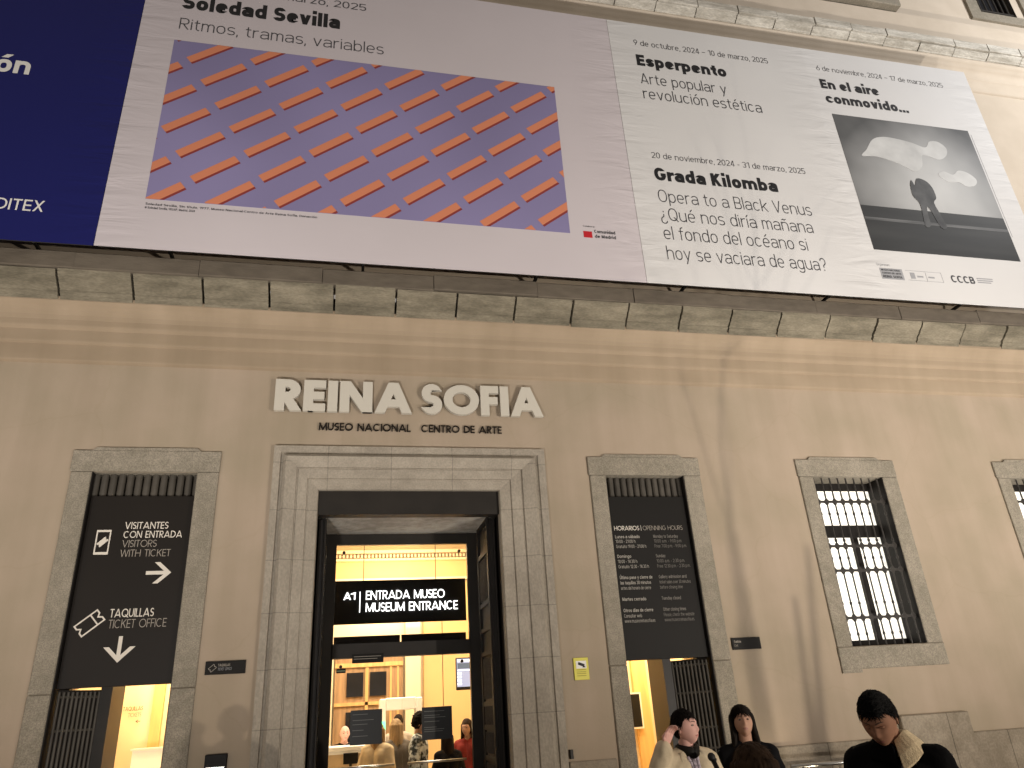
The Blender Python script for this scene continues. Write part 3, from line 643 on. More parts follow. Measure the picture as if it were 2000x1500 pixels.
lettering(b1, [('Soledad Sevilla', -2.80, 11.875, .305, .25, 2.40)], LY, M['print_black'])
lettering(b1, [('Ritmos, tramas, variables', -2.79, 11.43, .235, .075, 3.10)], LY, M['print_grey'])
lettering(b1, [('Soledad Sevilla, Sin título, 1977. Museo Nacional Centro de Arte Reina Sofía. Donación', -2.81, 8.095, .036, .16, 2.24), ('© Soledad Sevilla, VEGAP, Madrid, 2024', -2.81, 8.035, .036, .16, .63)], LY, M['print_grey'])
lettering(b1, [('Colabora:', 3.385, 8.335, .03, .12, .19), ('Comunidad', 3.56, 8.235, .06, .2, .34), ('de Madrid', 3.56, 8.145, .06, .2, .34)], LY, M['print_grey'])
link('logo_square', B((3.38, 3.52, LY, BY, 8.14, 8.255)), M['print_red'], b1)
pic = link('picture', B((-2.822, 3.165, LY, BY, 8.195, 11.185)), M['lav'], b1)
# generic striped print: a regular lattice of equal slanted dashes
bm = bmesh.new(); bm2 = bmesh.new()
def clip(pts, x0, x1, z0, z1):
    for ax, lim, sg in ((0, x0, 1), (0, x1, -1), (1, z0, 1), (1, z1, -1)):
        out = []
        for a, b in zip(pts, pts[1:]+pts[:1]):
            ia, ib = (a[ax]-lim)*sg >= 0, (b[ax]-lim)*sg >= 0
            if ia: out.append(a)
            if ia != ib:
                t = (lim-a[ax])/(b[ax]-a[ax]); out.append((a[0]+(b[0]-a[0])*t, a[1]+(b[1]-a[1])*t))
        pts = out
        if not pts: break
    return pts
dl = .70; th = R(38); cx_, sx_ = math.cos(th), math.sin(th)
for i in range(-4, 12):
    for j in range(-8, 12):
        x = -2.9+i*.90-j*.24; z = 8.0+j*.42+i*.12; k = .12
        q = [(x, z), (x+dl*cx_, z+dl*sx_), (x+dl*cx_-k*sx_, z+dl*sx_+k*cx_), (x-k*sx_, z+k*cx_)]
        c = clip(q, -2.82, 3.163, 8.197, 11.183)
        if len(c) > 2: bm.faces.new([bm.verts.new((p[0], LY-.002, p[1])) for p in c])
        q = [(a+.035*sx_, b-.035*cx_) for a, b in (q[0], q[1])]+[q[1], q[0]]
        c = clip(q, -2.82, 3.163, 8.197, 11.183)
        if len(c) > 2: bm2.faces.new([bm2.verts.new((p[0], LY-.002, p[1])) for p in c])
link('stripe_print', bm, M['coral'], pic); link('stripe_edge_print', bm2, M['red_line'], pic)

b2 = banner('exhibition_banner', 4.312, 12.06, M['bn_white'], 'wide white banner of exhibition titles with a black and white photograph')
lettering(b2, [('9 de octubre, 2024 – 10 de marzo, 2025', 4.775, 12.475, .135, .10, 2.70), ('20 de noviembre, 2024 - 31 de marzo, 2025', 4.74, 9.86, .125, .10, 2.88), ('6 de noviembre, 2024 – 17 de marzo, 2025', 8.515, 12.49, .125, .085, 2.86)], LY, M['print_grey'])
lettering(b2, [('Esperpento', 4.77, 11.97, .27, .25, 1.755), ('Grada Kilomba', 4.735, 9.395, .265, .25, 2.25), ('En el aire', 8.495, 12.025, .235, .25, 1.27), ('conmovido...', 8.515, 11.665, .235, .25, 1.80)], LY, M['print_black'])
lettering(b2, [('Arte popular y', 4.785, 11.54, .25, .085, 1.66), ('revolución estética', 4.785, 11.185, .25, .085, 2.29),
               ('Opera to a Black Venus', 4.735, 8.955, .25, .075, 2.79), ('¿Qué nos diría mañana', 4.72, 8.592, .25, .075, 2.74), ('el fondo del océano si', 4.718, 8.228, .25, .075, 2.55), ('hoy se vaciara de agua?', 4.715, 7.85, .25, .075, 2.81)], LY, M['print_grey'])
lettering(b2, [('Organizan:', 8.50, 8.045, .05, .10, .26)], LY, M['print_pale'])
lettering(b2, [('CCCB', 9.915, 7.815, .145, .19, .475)], LY, M['print_grey'])
bm = bmesh.new()
for x0, x1, z0, z1 in ((8.535, 8.97, 7.785, 8.0), (9.11, 9.20, 7.83, 7.95), (9.24, 9.36, 7.865, 7.895), (9.46, 9.58, 7.865, 7.895), (9.42, 9.426, 7.80, 7.97), (9.04, 9.74, 7.795, 7.80), (9.04, 9.74, 7.985, 7.99), (9.735, 9.74, 7.795, 7.985),
    (10.45, 10.78, 7.925, 7.945), (10.45, 10.77, 7.885, 7.905), (10.45, 10.72, 7.845, 7.865)): box(bm, x0, x1, LY, BY, z0, z1)
link('logo_print', bm, M['print_pale'], b2)
bm = bmesh.new(); text_into(bm, 'MUSEO NACIONAL', 8.56, 7.945, .035, .17, .37, LY-.003); text_into(bm, 'CENTRO DE ARTE', 8.56, 7.885, .035, .17, .37, LY-.003); text_into(bm, 'REINA SOFIA', 8.56, 7.81, .05, .18, .37, LY-.003)
link('logo_lettering', bm, M['print_grey'], b2)
# black and white photograph (printed): grey sky brightening downwards and in the middle, dark ground, a pale drifting cloth shape, a figure
m = bpy.data.materials.new('photo_print'); m.use_nodes = True; nt = m.node_tree; b_ = nt.nodes['Principled BSDF']; b_.inputs['Roughness'].default_value = .6
tc = nt.nodes.new('ShaderNodeTexCoord'); mp = nt.nodes.new('ShaderNodeMapping'); mp.inputs['Location'].default_value = (-10.25, 0, -9.65); 
nt.links.new(tc.outputs['Object'], mp.inputs[0]); mp.vector_type = 'POINT'
gr = nt.nodes.new('ShaderNodeTexGradient'); gr.gradient_type = 'SPHERICAL'; mp2 = nt.nodes.new('ShaderNodeMapping'); mp2.inputs['Scale'].default_value = (.48, .48, .48); nt.links.new(mp.outputs[0], mp2.inputs[0]); nt.links.new(mp2.outputs[0], gr.inputs[0])
n_ = nt.nodes.new('ShaderNodeTexNoise'); n_.inputs['Scale'].default_value = 1.1; nt.links.new(tc.outputs['Object'], n_.inputs[0])
ad = nt.nodes.new('ShaderNodeMath'); ad.operation = 'MULTIPLY_ADD'; ad.inputs[1].default_value = .35; nt.links.new(n_.outputs[0], ad.inputs[0]); nt.links.new(gr.outputs['Fac'], ad.inputs[2])
rp = nt.nodes.new('ShaderNodeValToRGB'); rp.color_ramp.elements[0].position = .12; rp.color_ramp.elements[0].color = (.035, .035, .035, 1); rp.color_ramp.elements[1].position = .95; rp.color_ramp.elements[1].color = (.52, .52, .51, 1)
nt.links.new(ad.outputs[0], rp.inputs[0]); nt.links.new(rp.outputs[0], b_.inputs['Base Color'])
M['photo'] = m
M['photo_dark'] = mat('photo_ground_print', (.022,.022,.021), .6, .35, 1.2, stretch=(.4,1,3))
M['photo_mid'] = mat('photo_surf_print', (.10,.10,.10), .6, .5, 3, stretch=(.3,1,4))
M['photo_cloth'] = mat('photo_cloth_print', (.46,.46,.45), .6, .16, 2)
M['photo_fig'] = mat('photo_figure_print', (.05,.05,.05), .6, .5, 4)
def smooth_outline(pts, k=4):
    out = []; n = len(pts)
    for i in range(n):
        p0, p1, p2, p3 = (Vector(pts[(i+j-1) % n]) for j in range(4))
        for q in range(k):
            t = q/k; out.append(tuple(.5*((2*p1)+(p2-p0)*t+(2*p0-5*p1+4*p2-p3)*t*t+(3*p1-p0-3*p2+p3)*t**3)))
    return out
ph = link('photograph', B((8.545, 11.545, LY, BY, 8.367, 11.39)), M['photo'], b2)
link('photograph_ground', B((8.547, 11.543, LY-.003, LY-.0005, 8.369, 9.30)), M['photo_dark'], ph)
link('photograph_surf', B((8.547, 11.543, LY-.005, LY-.0035, 8.99, 9.05)), M['photo_mid'], ph)
bm = bmesh.new()
poly(bm, smooth_outline([(8.91, 10.44), (9.05, 10.60), (9.25, 10.86), (9.5, 10.96), (9.8, 10.95), (10.1, 10.90), (10.38, 10.82), (10.52, 10.98), (10.72, 11.0), (10.86, 10.86), (10.80, 10.68), (10.62, 10.56), (10.42, 10.60), (10.25, 10.62), (10.16, 10.35), (9.96, 10.20), (9.75, 10.30), (9.5, 10.40), (9.2, 10.46)][::-1]), LY-.004, LY-.0005)
link('photograph_cloth', bm, M['photo_cloth'], ph)
M['photo_cloud'] = mat('photo_cloud_print', (.50,.50,.49), .6, .10, 2.5)
bm = bmesh.new()
poly(bm, smooth_outline([(10.45, 10.18), (10.6, 10.28), (10.78, 10.22), (10.95, 10.34), (11.15, 10.30), (11.28, 10.16), (11.2, 10.02), (11.0, 9.98), (10.85, 10.06), (10.62, 10.04)][::-1]), LY-.004, LY-.0005)
link('photograph_cloud', bm, M['photo_cloud'], ph)
bm = bmesh.new()
poly(bm, smooth_outline([(9.93, 10.03), (10.10, 10.0), (10.20, 9.86), (10.21, 9.62), (10.12, 9.50), (10.18, 9.2), (10.21, 8.97), (10.08, 8.96), (10.0, 9.3), (9.94, 9.40), (9.90, 9.2), (9.88, 8.98), (9.76, 8.96), (9.80, 9.3), (9.80, 9.48), (9.72, 9.62), (9.74, 9.85), (9.80, 9.98), (9.84, 9.86)][::-1], 3), LY-.008, LY-.006)
link('photograph_figure', bm, M['photo_fig'], ph)
link('caption_print', B((11.583, 11.592, LY, BY, 8.9, 11.3)), M['print_pale'], b2)

# ------------------------------------------------------------------ sign panels in the side doorways
def icon_strokes(bm, strokes, w, y):
    for k, s in enumerate(strokes):
        L, Rr, closed = stroke_outline(s, w); m_ = len(L)
        for i in range(m_ if closed else m_-1):
            j = (i+1) % m_
            bm.faces.new([bm.verts.new((p.x, y-.0004*k, p.y)) for p in (L[i], Rr[i], Rr[j], L[j])])
sy = .05
p1 = link('direction_sign', B((-3.07, -1.89, sy, sy+.03, 2.10, 4.285), bev=.004), M['panel_brown']); tag(p1, 'tall black panel pointing visitors to ticket office, hung in the left doorway', 'sign')
ly = sy-.002
lettering(p1, [('VISITANTES', -2.64, 3.875, .085, .13, .49), ('CON ENTRADA', -2.64, 3.765, .085, .13, .66)], ly, M['print_cream'], True)
lettering(p1, [('VISITORS', -2.64, 3.655, .085, .085, .385), ('WITH TICKET', -2.645, 3.54, .085, .085, .56)], ly, M['print_dim'], True)
lettering(p1, [('TAQUILLAS', -2.65, 2.845, .095, .13, .47)], ly, M['print_cream'], True)
lettering(p1, [('TICKET OFFICE', -2.65, 2.725, .095, .085, .62)], ly, M['print_dim'], True)
from_px = lambda pts: pts
bm = bmesh.new()
icon_strokes(bm, [[(-2.33, 3.345), (-2.08, 3.345)], [(-2.215, 3.47), (-2.08, 3.345), (-2.215, 3.22)]], .042, ly)              # right arrow
link('arrow', bm, M['print_cream'], p1); bm = bmesh.new()
icon_strokes(bm, [[(-2.495, 2.635), (-2.495, 2.39)], [(-2.635, 2.52), (-2.495, 2.38), (-2.355, 2.52)]], .042, ly)            # down arrow
link('arrow', bm, M['print_cream'], p1)
bm = bmesh.new()                                                    # phone icon
for x0, x1, z0, z1 in ((-2.94, -2.925, 3.60, 3.84), (-2.795, -2.78, 3.60, 3.84), (-2.94, -2.78, 3.84, 3.865), (-2.94, -2.78, 3.57, 3.60)): box(bm, x0, x1, ly, ly+.001, z0, z1)
def rot(pts, c, a): ca, sa = math.cos(a), math.sin(a); return [(c[0]+x*ca-z*sa, c[1]+x*sa+z*ca) for x, z in pts]
tk = [(-.06, -.03), (.06, -.03), (.06, -.012), (.045, 0), (.06, .012), (.06, .03), (-.06, .03), (-.06, .012), (-.045, 0), (-.06, -.012)]
poly(bm, rot(tk, (-2.86, 3.72), R(45)), ly, ly+.001)
link('phone_icon', bm, M['print_cream'], p1)
bm = bmesh.new()
big = [(2.3*x, 2.4*z) for x, z in tk]
icon_strokes(bm, [rot(big+[big[0]], (-2.85, 2.79), R(40)), rot([(.055, -.072), (.055, .072)], (-2.85, 2.79), R(40))], .016, ly)
link('ticket_icon', bm, M['print_cream'], p1)
p2 = link('opening_hours_sign', B((3.565, 4.745, sy, sy+.03, 2.10, 4.285), bev=.004), M['panel']); tag(p2, 'tall black panel listing opening hours, hung in the doorway right of the portal', 'sign')
lettering(p2, [('HORARIOS', 3.62, 3.80, .062, .12, .37), ('|', 4.015, 3.80, .062, .08, None)], ly, M['print_cream'], True)
lettering(p2, [('OPENNING HOURS', 4.045, 3.80, .062, .08, .60)], ly, M['print_dim'], True)
es = [('Lunes a sábado', 3.69, .16), ('10:00 - 21:00 h', 3.625, .11), ('Gratuito 19:00 - 21:00 h', 3.555, .11), ('Domingo', 3.42, .16), ('10:00 - 14:30 h', 3.35, .11), ('Gratuito 12:30 - 14:30 h', 3.28, .11),
      ('Último pase y cierre de', 3.135, .16), ('las taquillas 30 minutos', 3.065, .14), ('antes del horario de cierre', 2.995, .10), ('Martes cerrado', 2.85, .16), ('Otros días de cierre', 2.705, .16), ('Consultar web', 2.635, .11), ('www.museoreinasofia.es', 2.57, .10)]
wd = {3.69:.36, 3.625:.29, 3.555:.44, 3.42:.20, 3.35:.28, 3.28:.44, 3.135:.47, 3.065:.44, 2.995:.43, 2.85:.34, 2.705:.42, 2.635:.25, 2.57:.43}
lettering(p2, [(t, 3.62, z, .044, w, wd[z]) for t, z, w in es], ly, M['print_mid'])
en = [('Monday to Saturday', 3.69, .14, .37), ('10:00 a.m. - 9:00 p.m.', 3.625, .085, .42), ('Free 7:00 p.m. - 9:00 p.m.', 3.555, .085, .48), ('Sunday', 3.42, .14, .14), ('10:00 a.m. - 2:30 p.m.', 3.35, .085, .42), ('Free 12:30 p.m. - 2:30 p.m.', 3.28, .085, .49),
      ('Gallery admission and', 3.135, .14, .41), ('ticket sales over 30 minutes', 3.065, .11, .46), ('before closing time', 2.995, .09, .33), ('Tuesday closed', 2.85, .14, .28), ('Other closing times', 2.705, .14, .33), ('Please, check the website', 2.635, .09, .44), ('www.museoreinasofia.es', 2.57, .085, .43)]
lettering(p2, [(t, 4.185, z, .044, w, wd_) for t, z, w, wd_ in en], ly, M['print_faint'])

# ------------------------------------------------------------------ the museum's name in relief
ns = thing('museum_name_sign', 'big cream raised letters reading REINA SOFIA above the portal', 'sign', (.84, -.10, 5.42))
def relief(parent, t, x0, x1, z, cap, w, m, y, depth, geo=True, sp=.10):
    tw = text_width(t, w, geo, sp); kx = (x1-x0)/tw; px = 0
    for ch in t:
        adv = glyph(ch, w, geo)[1]
        if ch != ' ':
            bm = bmesh.new(); text_into(bm, ch, 0, 0, cap, w, adv*kx, 0, depth, geo)
            o = link('letter', bm, m, parent); o.location = Vector((x0+px*kx, y, z))-parent.location
        px += adv+sp
relief(ns, 'REINA', -1.015, .815, 5.425, .455, .245, M['white_letter'], -.085, .055, sp=.055)
relief(ns, 'SOFIA', .945, 2.70, 5.425, .455, .245, M['white_letter'], -.085, .055, sp=.045)
n2 = thing('museum_subtitle_sign', 'small black raised letters MUSEO NACIONAL CENTRO DE ARTE under the big name', 'sign', (.83, -.06, 5.17))
relief(n2, 'MUSEO NACIONAL', -.425, .80, 5.172, .108, .155, M['black_letter'], -.03, .012, sp=.09)
relief(n2, 'CENTRO DE ARTE', .945, 2.08, 5.172, .108, .155, M['black_letter'], -.03, .012, sp=.09)

# ------------------------------------------------------------------ small plates on the wall
pl = link('wall_plaque', B((-1.54, -1.10, -.025, -.002, 2.17, 2.315), bev=.003), M['panel']); tag(pl, 'small dark plaque with ticket icon on the wall left of the portal', 'plaque')
lettering(pl, [('TAQUILLAS', -1.40, 2.255, .028, .14, .13)], -.027, M['print_dim'], True)
lettering(pl, [('TICKET OFFICE', -1.40, 2.213, .028, .09, .15)], -.027, M['print_pale'], True)
bm = bmesh.new(); sm_ = [(.6*x, .8*z) for x, z in tk]; icon_strokes(bm, [rot(sm_+[sm_[0]], (-1.46, 2.24), R(40))], .005, -.027); link('ticket_icon', bm, M['print_dim'], pl)
pl = link('wall_plaque', B((5.07, 5.49, -.025, -.002, 2.167, 2.318), bev=.003), M['panel']); tag(pl, 'small dark plaque with two short lines beside the opening hours doorway', 'plaque')
lettering(pl, [('Salida', 5.10, 2.255, .03, .14, .10)], -.027, M['print_dim']); lettering(pl, [('Exit', 5.10, 2.205, .03, .09, .05)], -.027, M['print_dim'])
pl = link('intercom_panel', B((-1.44, -1.21, -.05, -.002, 1.08, 1.35), bev=.006), M['panel']); tag(pl, 'dark box low on the wall between left doorway and portal', 'intercom')
link('slot', B((-1.42, -1.23, -.055, -.051, 1.18, 1.225)), M['steel'], pl)
pl = link('camera_warning_sign', B((2.845, 3.04, -.02, -.002, 1.90, 2.163), bev=.003), M['yellow']); tag(pl, 'small yellow plate with a black camera symbol right of the portal', 'sign')
link('white_field', B((2.875, 3.01, -.023, -.0205, 2.035, 2.125)), M['print_white'], pl)
bm = bmesh.new(); poly(bm, rot([(-.045, -.015), (.04, -.015), (.04, .018), (-.045, .018)], (2.945, 2.08), R(-20)), -.026, -.0235); poly(bm, [(2.955, 2.045), (3.0, 2.045), (2.985, 2.062), (2.965, 2.062)], -.026, -.0235); link('camera_symbol', bm, M['print_black'], pl)
bm = bmesh.new()
for z in (2.02, 1.995, 1.975, 1.95): box(bm, 2.88, 3.0, -.0225, -.0203, z-.004, z+.004)
link('printed_line', bm, mat('olive_print', (.30,.26,.03), .6), pl)
pl = thing('handrail', 'steel handrail with dark posts along the foot of the right wall', 'handrail', (5.6, -.6, G))
bm = bmesh.new(); cyl(bm, (-.35, 0, .925), (1.9, 0, .90), .022, n=12); link('rail', bm, M['steel'], pl, True)
for x in (-.2, .8, 1.8):
    bm = bmesh.new(); cyl(bm, (x, 0, 0), (x, 0, .90), .018, n=10); link('post', bm, M['dark'], pl, True)
pl = link('cable_clip', B((2.70, 2.735, -.06, -.002, 1.03, 1.13)), M['dark']); tag(pl, 'small dark metal clip at the foot of the right portal jamb', 'clip')

# ------------------------------------------------------------------ entrance sign, posters, screen, lobby furniture
SY = 1.62
es_ = link('entrance_sign', B((-.185, 1.755, SY, SY+.05, 2.855, 3.46)), M['panel']); tag(es_, 'black hanging sign with glowing white letters inside the portal', 'sign')
bm = bmesh.new(); text_into(bm, 'A1', -.025, 3.19, .10, .15, .165, SY-.022, .014, True); box(bm, .202, .212, SY-.02, SY-.006, 3.01, 3.30)
text_into(bm, 'ENTRADA MUSEO', .292, 3.185, .122, .105, 1.145, SY-.022, .014, True); text_into(bm, 'MUSEUM ENTRANCE', .292, 3.015, .122, .105, 1.335, SY-.022, .014, True)
link('lettering', bm, M['led'], es_)
bm = bmesh.new()
for x in (.25, 1.31): cyl(bm, (x, SY+.02, 3.46), (x, SY+.02, 5.0), .005, n=6)
link('cable', bm, M['dark'], es_)
def poster(x0, x1, z0, z1, label, grp):
    o = link('poster', B((x0, x1, DY+.018, DY+.026, z0, z1)), mat('poster_black', (.018,.019,.020), .35)); tag(o, label, 'poster', grp)
    bm = bmesh.new(); rnd = random.Random(int(x0*100))
    z = z1-.05
    while z > z0+.08:
        box(bm, x0+.03, x0+.03+(x1-x0-.06)*rnd.uniform(.3, .85), DY+.0165, DY+.0175, z-.006, z); z -= rnd.choice((.025, .05, .07))
    link('printed_line', bm, mat('poster_print', (.16,.16,.15), .5), o)
poster(.118, .53, 1.305, 1.722, 'square black notice stuck on the left glass leaf of the entrance', 'notices on the entrance glass')
poster(1.055, 1.462, 1.308, 1.708, 'square black notice stuck on the right glass leaf of the entrance', 'notices on the entrance glass')
hn = link('hours_plate', B((.117, .535, DY-.05, DY-.032, 2.30, 2.415)), M['panel']); tag(hn, 'narrow black plate fixed on the transom over the glass doors', 'sign')
link('printed_line', B((.14, .50, DY-.052, DY-.0505, 2.38, 2.386), (.14, .45, DY-.052, DY-.0505, 2.35, 2.356)), M['print_dim'], hn)
st = link('glass_sticker', B((-.085, .037, DY+.02, DY+.027, 2.19, 2.245)), M['panel']); tag(st, 'tiny dark sticker at upper left corner of the entrance glass', 'sticker')
link('sticker_band', B((-.08, .032, DY+.018, DY+.0195, 2.212, 2.222)), mat('green_print', (.25,.33,.2), .5), st)
tv = link('information_screen', B((1.905, 2.20, 3.9, 3.96, 1.97, 2.49), bev=.01), M['dark']); tag(tv, 'portrait information screen hanging in the lobby at the right', 'screen')
m_s = mat('screen_blue', (.2,.22,.3), .3, emit=(.55,.62,.9), estr=.65)
link('display', B((1.92, 2.185, 3.893, 3.899, 2.02, 2.47)), m_s, tv)
link('display_picture', B((1.93, 2.175, 3.889, 3.892, 2.31, 2.40)), mat('screen_picture', (.05,.07,.1), .3, emit=(.16,.22,.3), estr=.6), tv)
bm = B(*[(1.925, 2.0, 3.889, 3.892, z, z+.035) for z in (2.05, 2.105, 2.16, 2.215)]); box(bm, 1.93, 2.175, 3.889, 3.892, 2.275, 2.295); box(bm, 1.93, 2.175, 3.889, 3.892, 2.42, 2.455)
link('display_row', bm, mat('screen_white', (.7,.7,.75), .3, emit=(.8,.9,1), estr=1.1), tv)
ga = thing('metal_detector_gate', 'pale walk-through metal detector arch standing in the lobby', 'security gate', (.96, 4.1, G))
for x in (-.34, .26): link('gate_post', B((x, x+.10, -.22, .22, 0, 2.02), bev=.015), M['int_white'], ga)
link('gate_head', B((-.239, .259, -.20, .20, 1.84, 2.03), bev=.012), M['int_white'], ga)
link('indicator_light', B((-.335, -.245, -.226, -.221, 1.56, 1.68)), mat('green_led', (.1,.6,.2), .4, emit=(.15,1,.35), estr=2.2), ga)
dk = thing('reception_counter', 'white speckled counter with glossy top in the lobby at the left', 'counter', (.0, 3.2, G))
link('counter_body', B((-.6, .95, .05, .6, 0, 1.26)), mat('counter_front', (.5,.36,.2), .5, .2, 3), dk)
link('counter_top', B((-.65, 1.0, -.02, .65, 1.30, 1.37), bev=.01), M['int_white'], dk)
link('counter_shelf', B((-.62, .97, .0, .049, 1.262, 1.299), (-.60, .9, -.2, .04, 1.04, 1.07)), M['int_white'], dk)
mo = thing('monitor', 'small black monitor on the lower shelf of the lobby counter', 'monitor', (.17, 3.06, .95)); link('screen', B((-.12, .10, 0, .03, .06, .21), bev=.005), M['panel'], mo); link('stand', B((-.03, .01, .0, .08, 0, .06), (-.08, .06, -.02, .1, 0, .012)), M['dark'], mo)
bx = thing('wooden_box', 'small yellow wooden box on the lobby counter shelf beside the monitor', 'box', (.55, 3.08, .95))
link('box_body', B((-.11, .11, -.06, .04, 0, .15), bev=.005), M['int_pale_wood'], bx); link('box_lid', B((-.118, .118, -.066, .046, .151, .172), bev=.004), M['int_wall'], bx)
vp = link('vestibule_poster', B((4.36, 4.58, 2.265, 2.275, 1.235, 1.75)), M['print_white']); tag(vp, 'black poster with white border inside the right doorway', 'poster')
link('poster_sheet', B((4.37, 4.555, 2.262, 2.2645, 1.26, 1.725)), M['panel'], vp)
vs_ = bmesh.new(); text_into(vs_, 'TAQUILLAS', -2.985, 1.905, .055, .15, .255, 2.596-.02, 0, True); text_into(vs_, 'TICKETS', -2.91, 1.825, .05, .09, .17, 2.576, 0, True)
icon_strokes(vs_, [[(-2.74, 1.765), (-2.795, 1.765)], [(-2.77, 1.785), (-2.798, 1.765), (-2.77, 1.745)]], .008, 2.576)
vs_ = link('ticket_office_lettering', vs_, mat('brown_lettering', (.16,.10,.04), .6)); tag(vs_, 'brown lettering TAQUILLAS TICKETS with an arrow on the vestibule wall', 'sign')
tb = thing('ticket_counter', 'bright white ticket counter front inside the left doorway', 'counter', (-2.32, 2.1, G))
link('counter_front', B((-.36, .5, 0, .05, .95, 1.52)), mat('backlit_white', (.85,.8,.7), .5, emit=(1,.85,.6), estr=.35), tb); link('counter_top', B((-.38, .52, -.03, .3, 1.521, 1.545)), M['int_white'], tb); link('counter_base', B((-.36, .5, .05, .3, 0, 1.52)), M['int_pale_wood'], tb)

# ------------------------------------------------------------------ people
def capsule(bm, p0, r0, p1, r1, n=12):
    p0, p1 = Vector(p0), Vector(p1); d = p1-p0
    if d.length < 1e-6: d = Vector((0, 0, 1e-4))
    q = d.to_track_quat('Z', 'Y').to_matrix(); ln = d.length; rows = []
    for k in range(4): t = R(-90+30*k) if k else R(-90); rows.append((r0*math.sin(t), r0*math.cos(t)))
    for k in range(0, 4): t = R(30*k); rows.append((ln+r1*math.sin(t), r1*math.cos(t)))
    prev = None; first = bm.verts.new(p0+q@Vector((0, 0, -r0))); last = bm.verts.new(p1+q@Vector((0, 0, ln+r1-ln)))
    for z, r in rows[1:-1]:
        ring = [bm.verts.new(p0+q@Vector((r*math.cos(2*math.pi*i/n), r*math.sin(2*math.pi*i/n), z))) for i in range(n)]
        if prev is None:
            for i in range(n): bm.faces.new((first, ring[(i+1) % n], ring[i]))
        else:
            for i in range(n): bm.faces.new((prev[i], prev[(i+1) % n], ring[(i+1) % n], ring[i]))
        prev = ring
    for i in range(n): bm.faces.new((prev[i], prev[(i+1) % n], last))
def blob(caps, voxel, smooth=6, fold=0., fscale=9., seed=0.):
    """tapered capsules fused into one continuous surface; returns a bmesh"""
    bm = bmesh.new()
    for c in caps: capsule(bm, *c)
    me = bpy.data.meshes.new('t'); bm.to_mesh(me); bm.free(); ob = bpy.data.objects.new('t', me); C.objects.link(ob)
    md = ob.modifiers.new('r', 'REMESH'); md.mode = 'VOXEL'; md.voxel_size = voxel
    if smooth: ms = ob.modifiers.new('s', 'SMOOTH'); ms.factor = .5; ms.iterations = smooth
    dg = bpy.context.evaluated_depsgraph_get(); ev = ob.evaluated_get(dg)
    out = bmesh.new(); out.from_mesh(ev.to_mesh()); ev.to_mesh_clear()
    bpy.data.objects.remove(ob); bpy.data.meshes.remove(me)
    if fold:
        out.normal_update()
        for v in out.verts:
            c = v.co*fscale+Vector((seed, seed*.7, 0)); c.z *= .55
            v.co += v.normal*fold*(noise.noise(c)+.5*noise.noise(c*2.3))
    return out
def head_point(d):
    """surface of a human head (centre at origin, face to -Y, height .23) in direction d"""
    x, y, z = d.x*.0785, d.y*.095, d.z*.116
    if z < 0:
        t = min(1, -z/.117); x *= 1-.34*t**1.6
        if y > 0: y *= 1-.75*t**1.3
        else: y = y*(1+.02*t)-.022*t**2*max(0, -d.y+.35)
    if y < 0: y *= .97; 
    fr = max(0, -d.y)**1.5
    g = lambda cx, cz, sx_, sz_: math.exp(-((x-cx)/sx_)**2-((z-cz)/sz_)**2)
    k = 0
    k += .015*g(0, -.028, .015, .017)+.008*g(0, -.006, .010, .026)                       # nose tip, bridge
    k += .005*(g(.03, .028, .022, .008)+g(-.03, .028, .022, .008)+g(0, .03, .02, .012))  # brow
    k -= .008*(g(.031, .006, .016, .012)+g(-.031, .006, .016, .012))                     # eye sockets
    k += .004*(g(.040, -.022, .018, .016)+g(-.040, -.022, .018, .016))                   # cheeks
    k += .0065*g(0, -.058, .020, .006)+.0065*g(0, -.071, .017, .006)-.004*g(0, -.0645, .024, .003)
    k -= .003*g(0, -.082, .02, .006); k += .006*g(0, -.098, .018, .012)
    return Vector((x, y-k*fr*(1 if d.y < 0 else 0), z))
def head_bm(nu=64, nv=52, lipm=1, browm=2):
    bm = bmesh.new(); rows = []
    for j in range(1, nv):
        th = math.pi*j/nv
        rows.append([bm.verts.new(head_point(Vector((math.sin(th)*math.sin(2*math.pi*i/nu), -math.sin(th)*math.cos(2*math.pi*i/nu), math.cos(th))))) for i in range(nu)])
    top = bm.verts.new(head_point(Vector((0, 0, 1)))); bot = bm.verts.new(head_point(Vector((0, 0, -1))))
    for i in range(nu): bm.faces.new((top, rows[0][i], rows[0][(i+1) % nu])); bm.faces.new((bot, rows[-1][(i+1) % nu], rows[-1][i]))
    for a, b in zip(rows, rows[1:]):
        for i in range(nu): bm.faces.new((a[i], b[i], b[(i+1) % nu], a[(i+1) % nu]))
    for s in (1, -1):                                                # ears
        bmesh.ops.create_uvsphere(bm, u_segments=10, v_segments=8, radius=1, matrix=Matrix.Translation((s*.075, .012, -.008)) @ Matrix.Rotation(s*.35, 4, 'Z') @ Matrix.Diagonal((.008, .018, .030, 1)))
    return bm
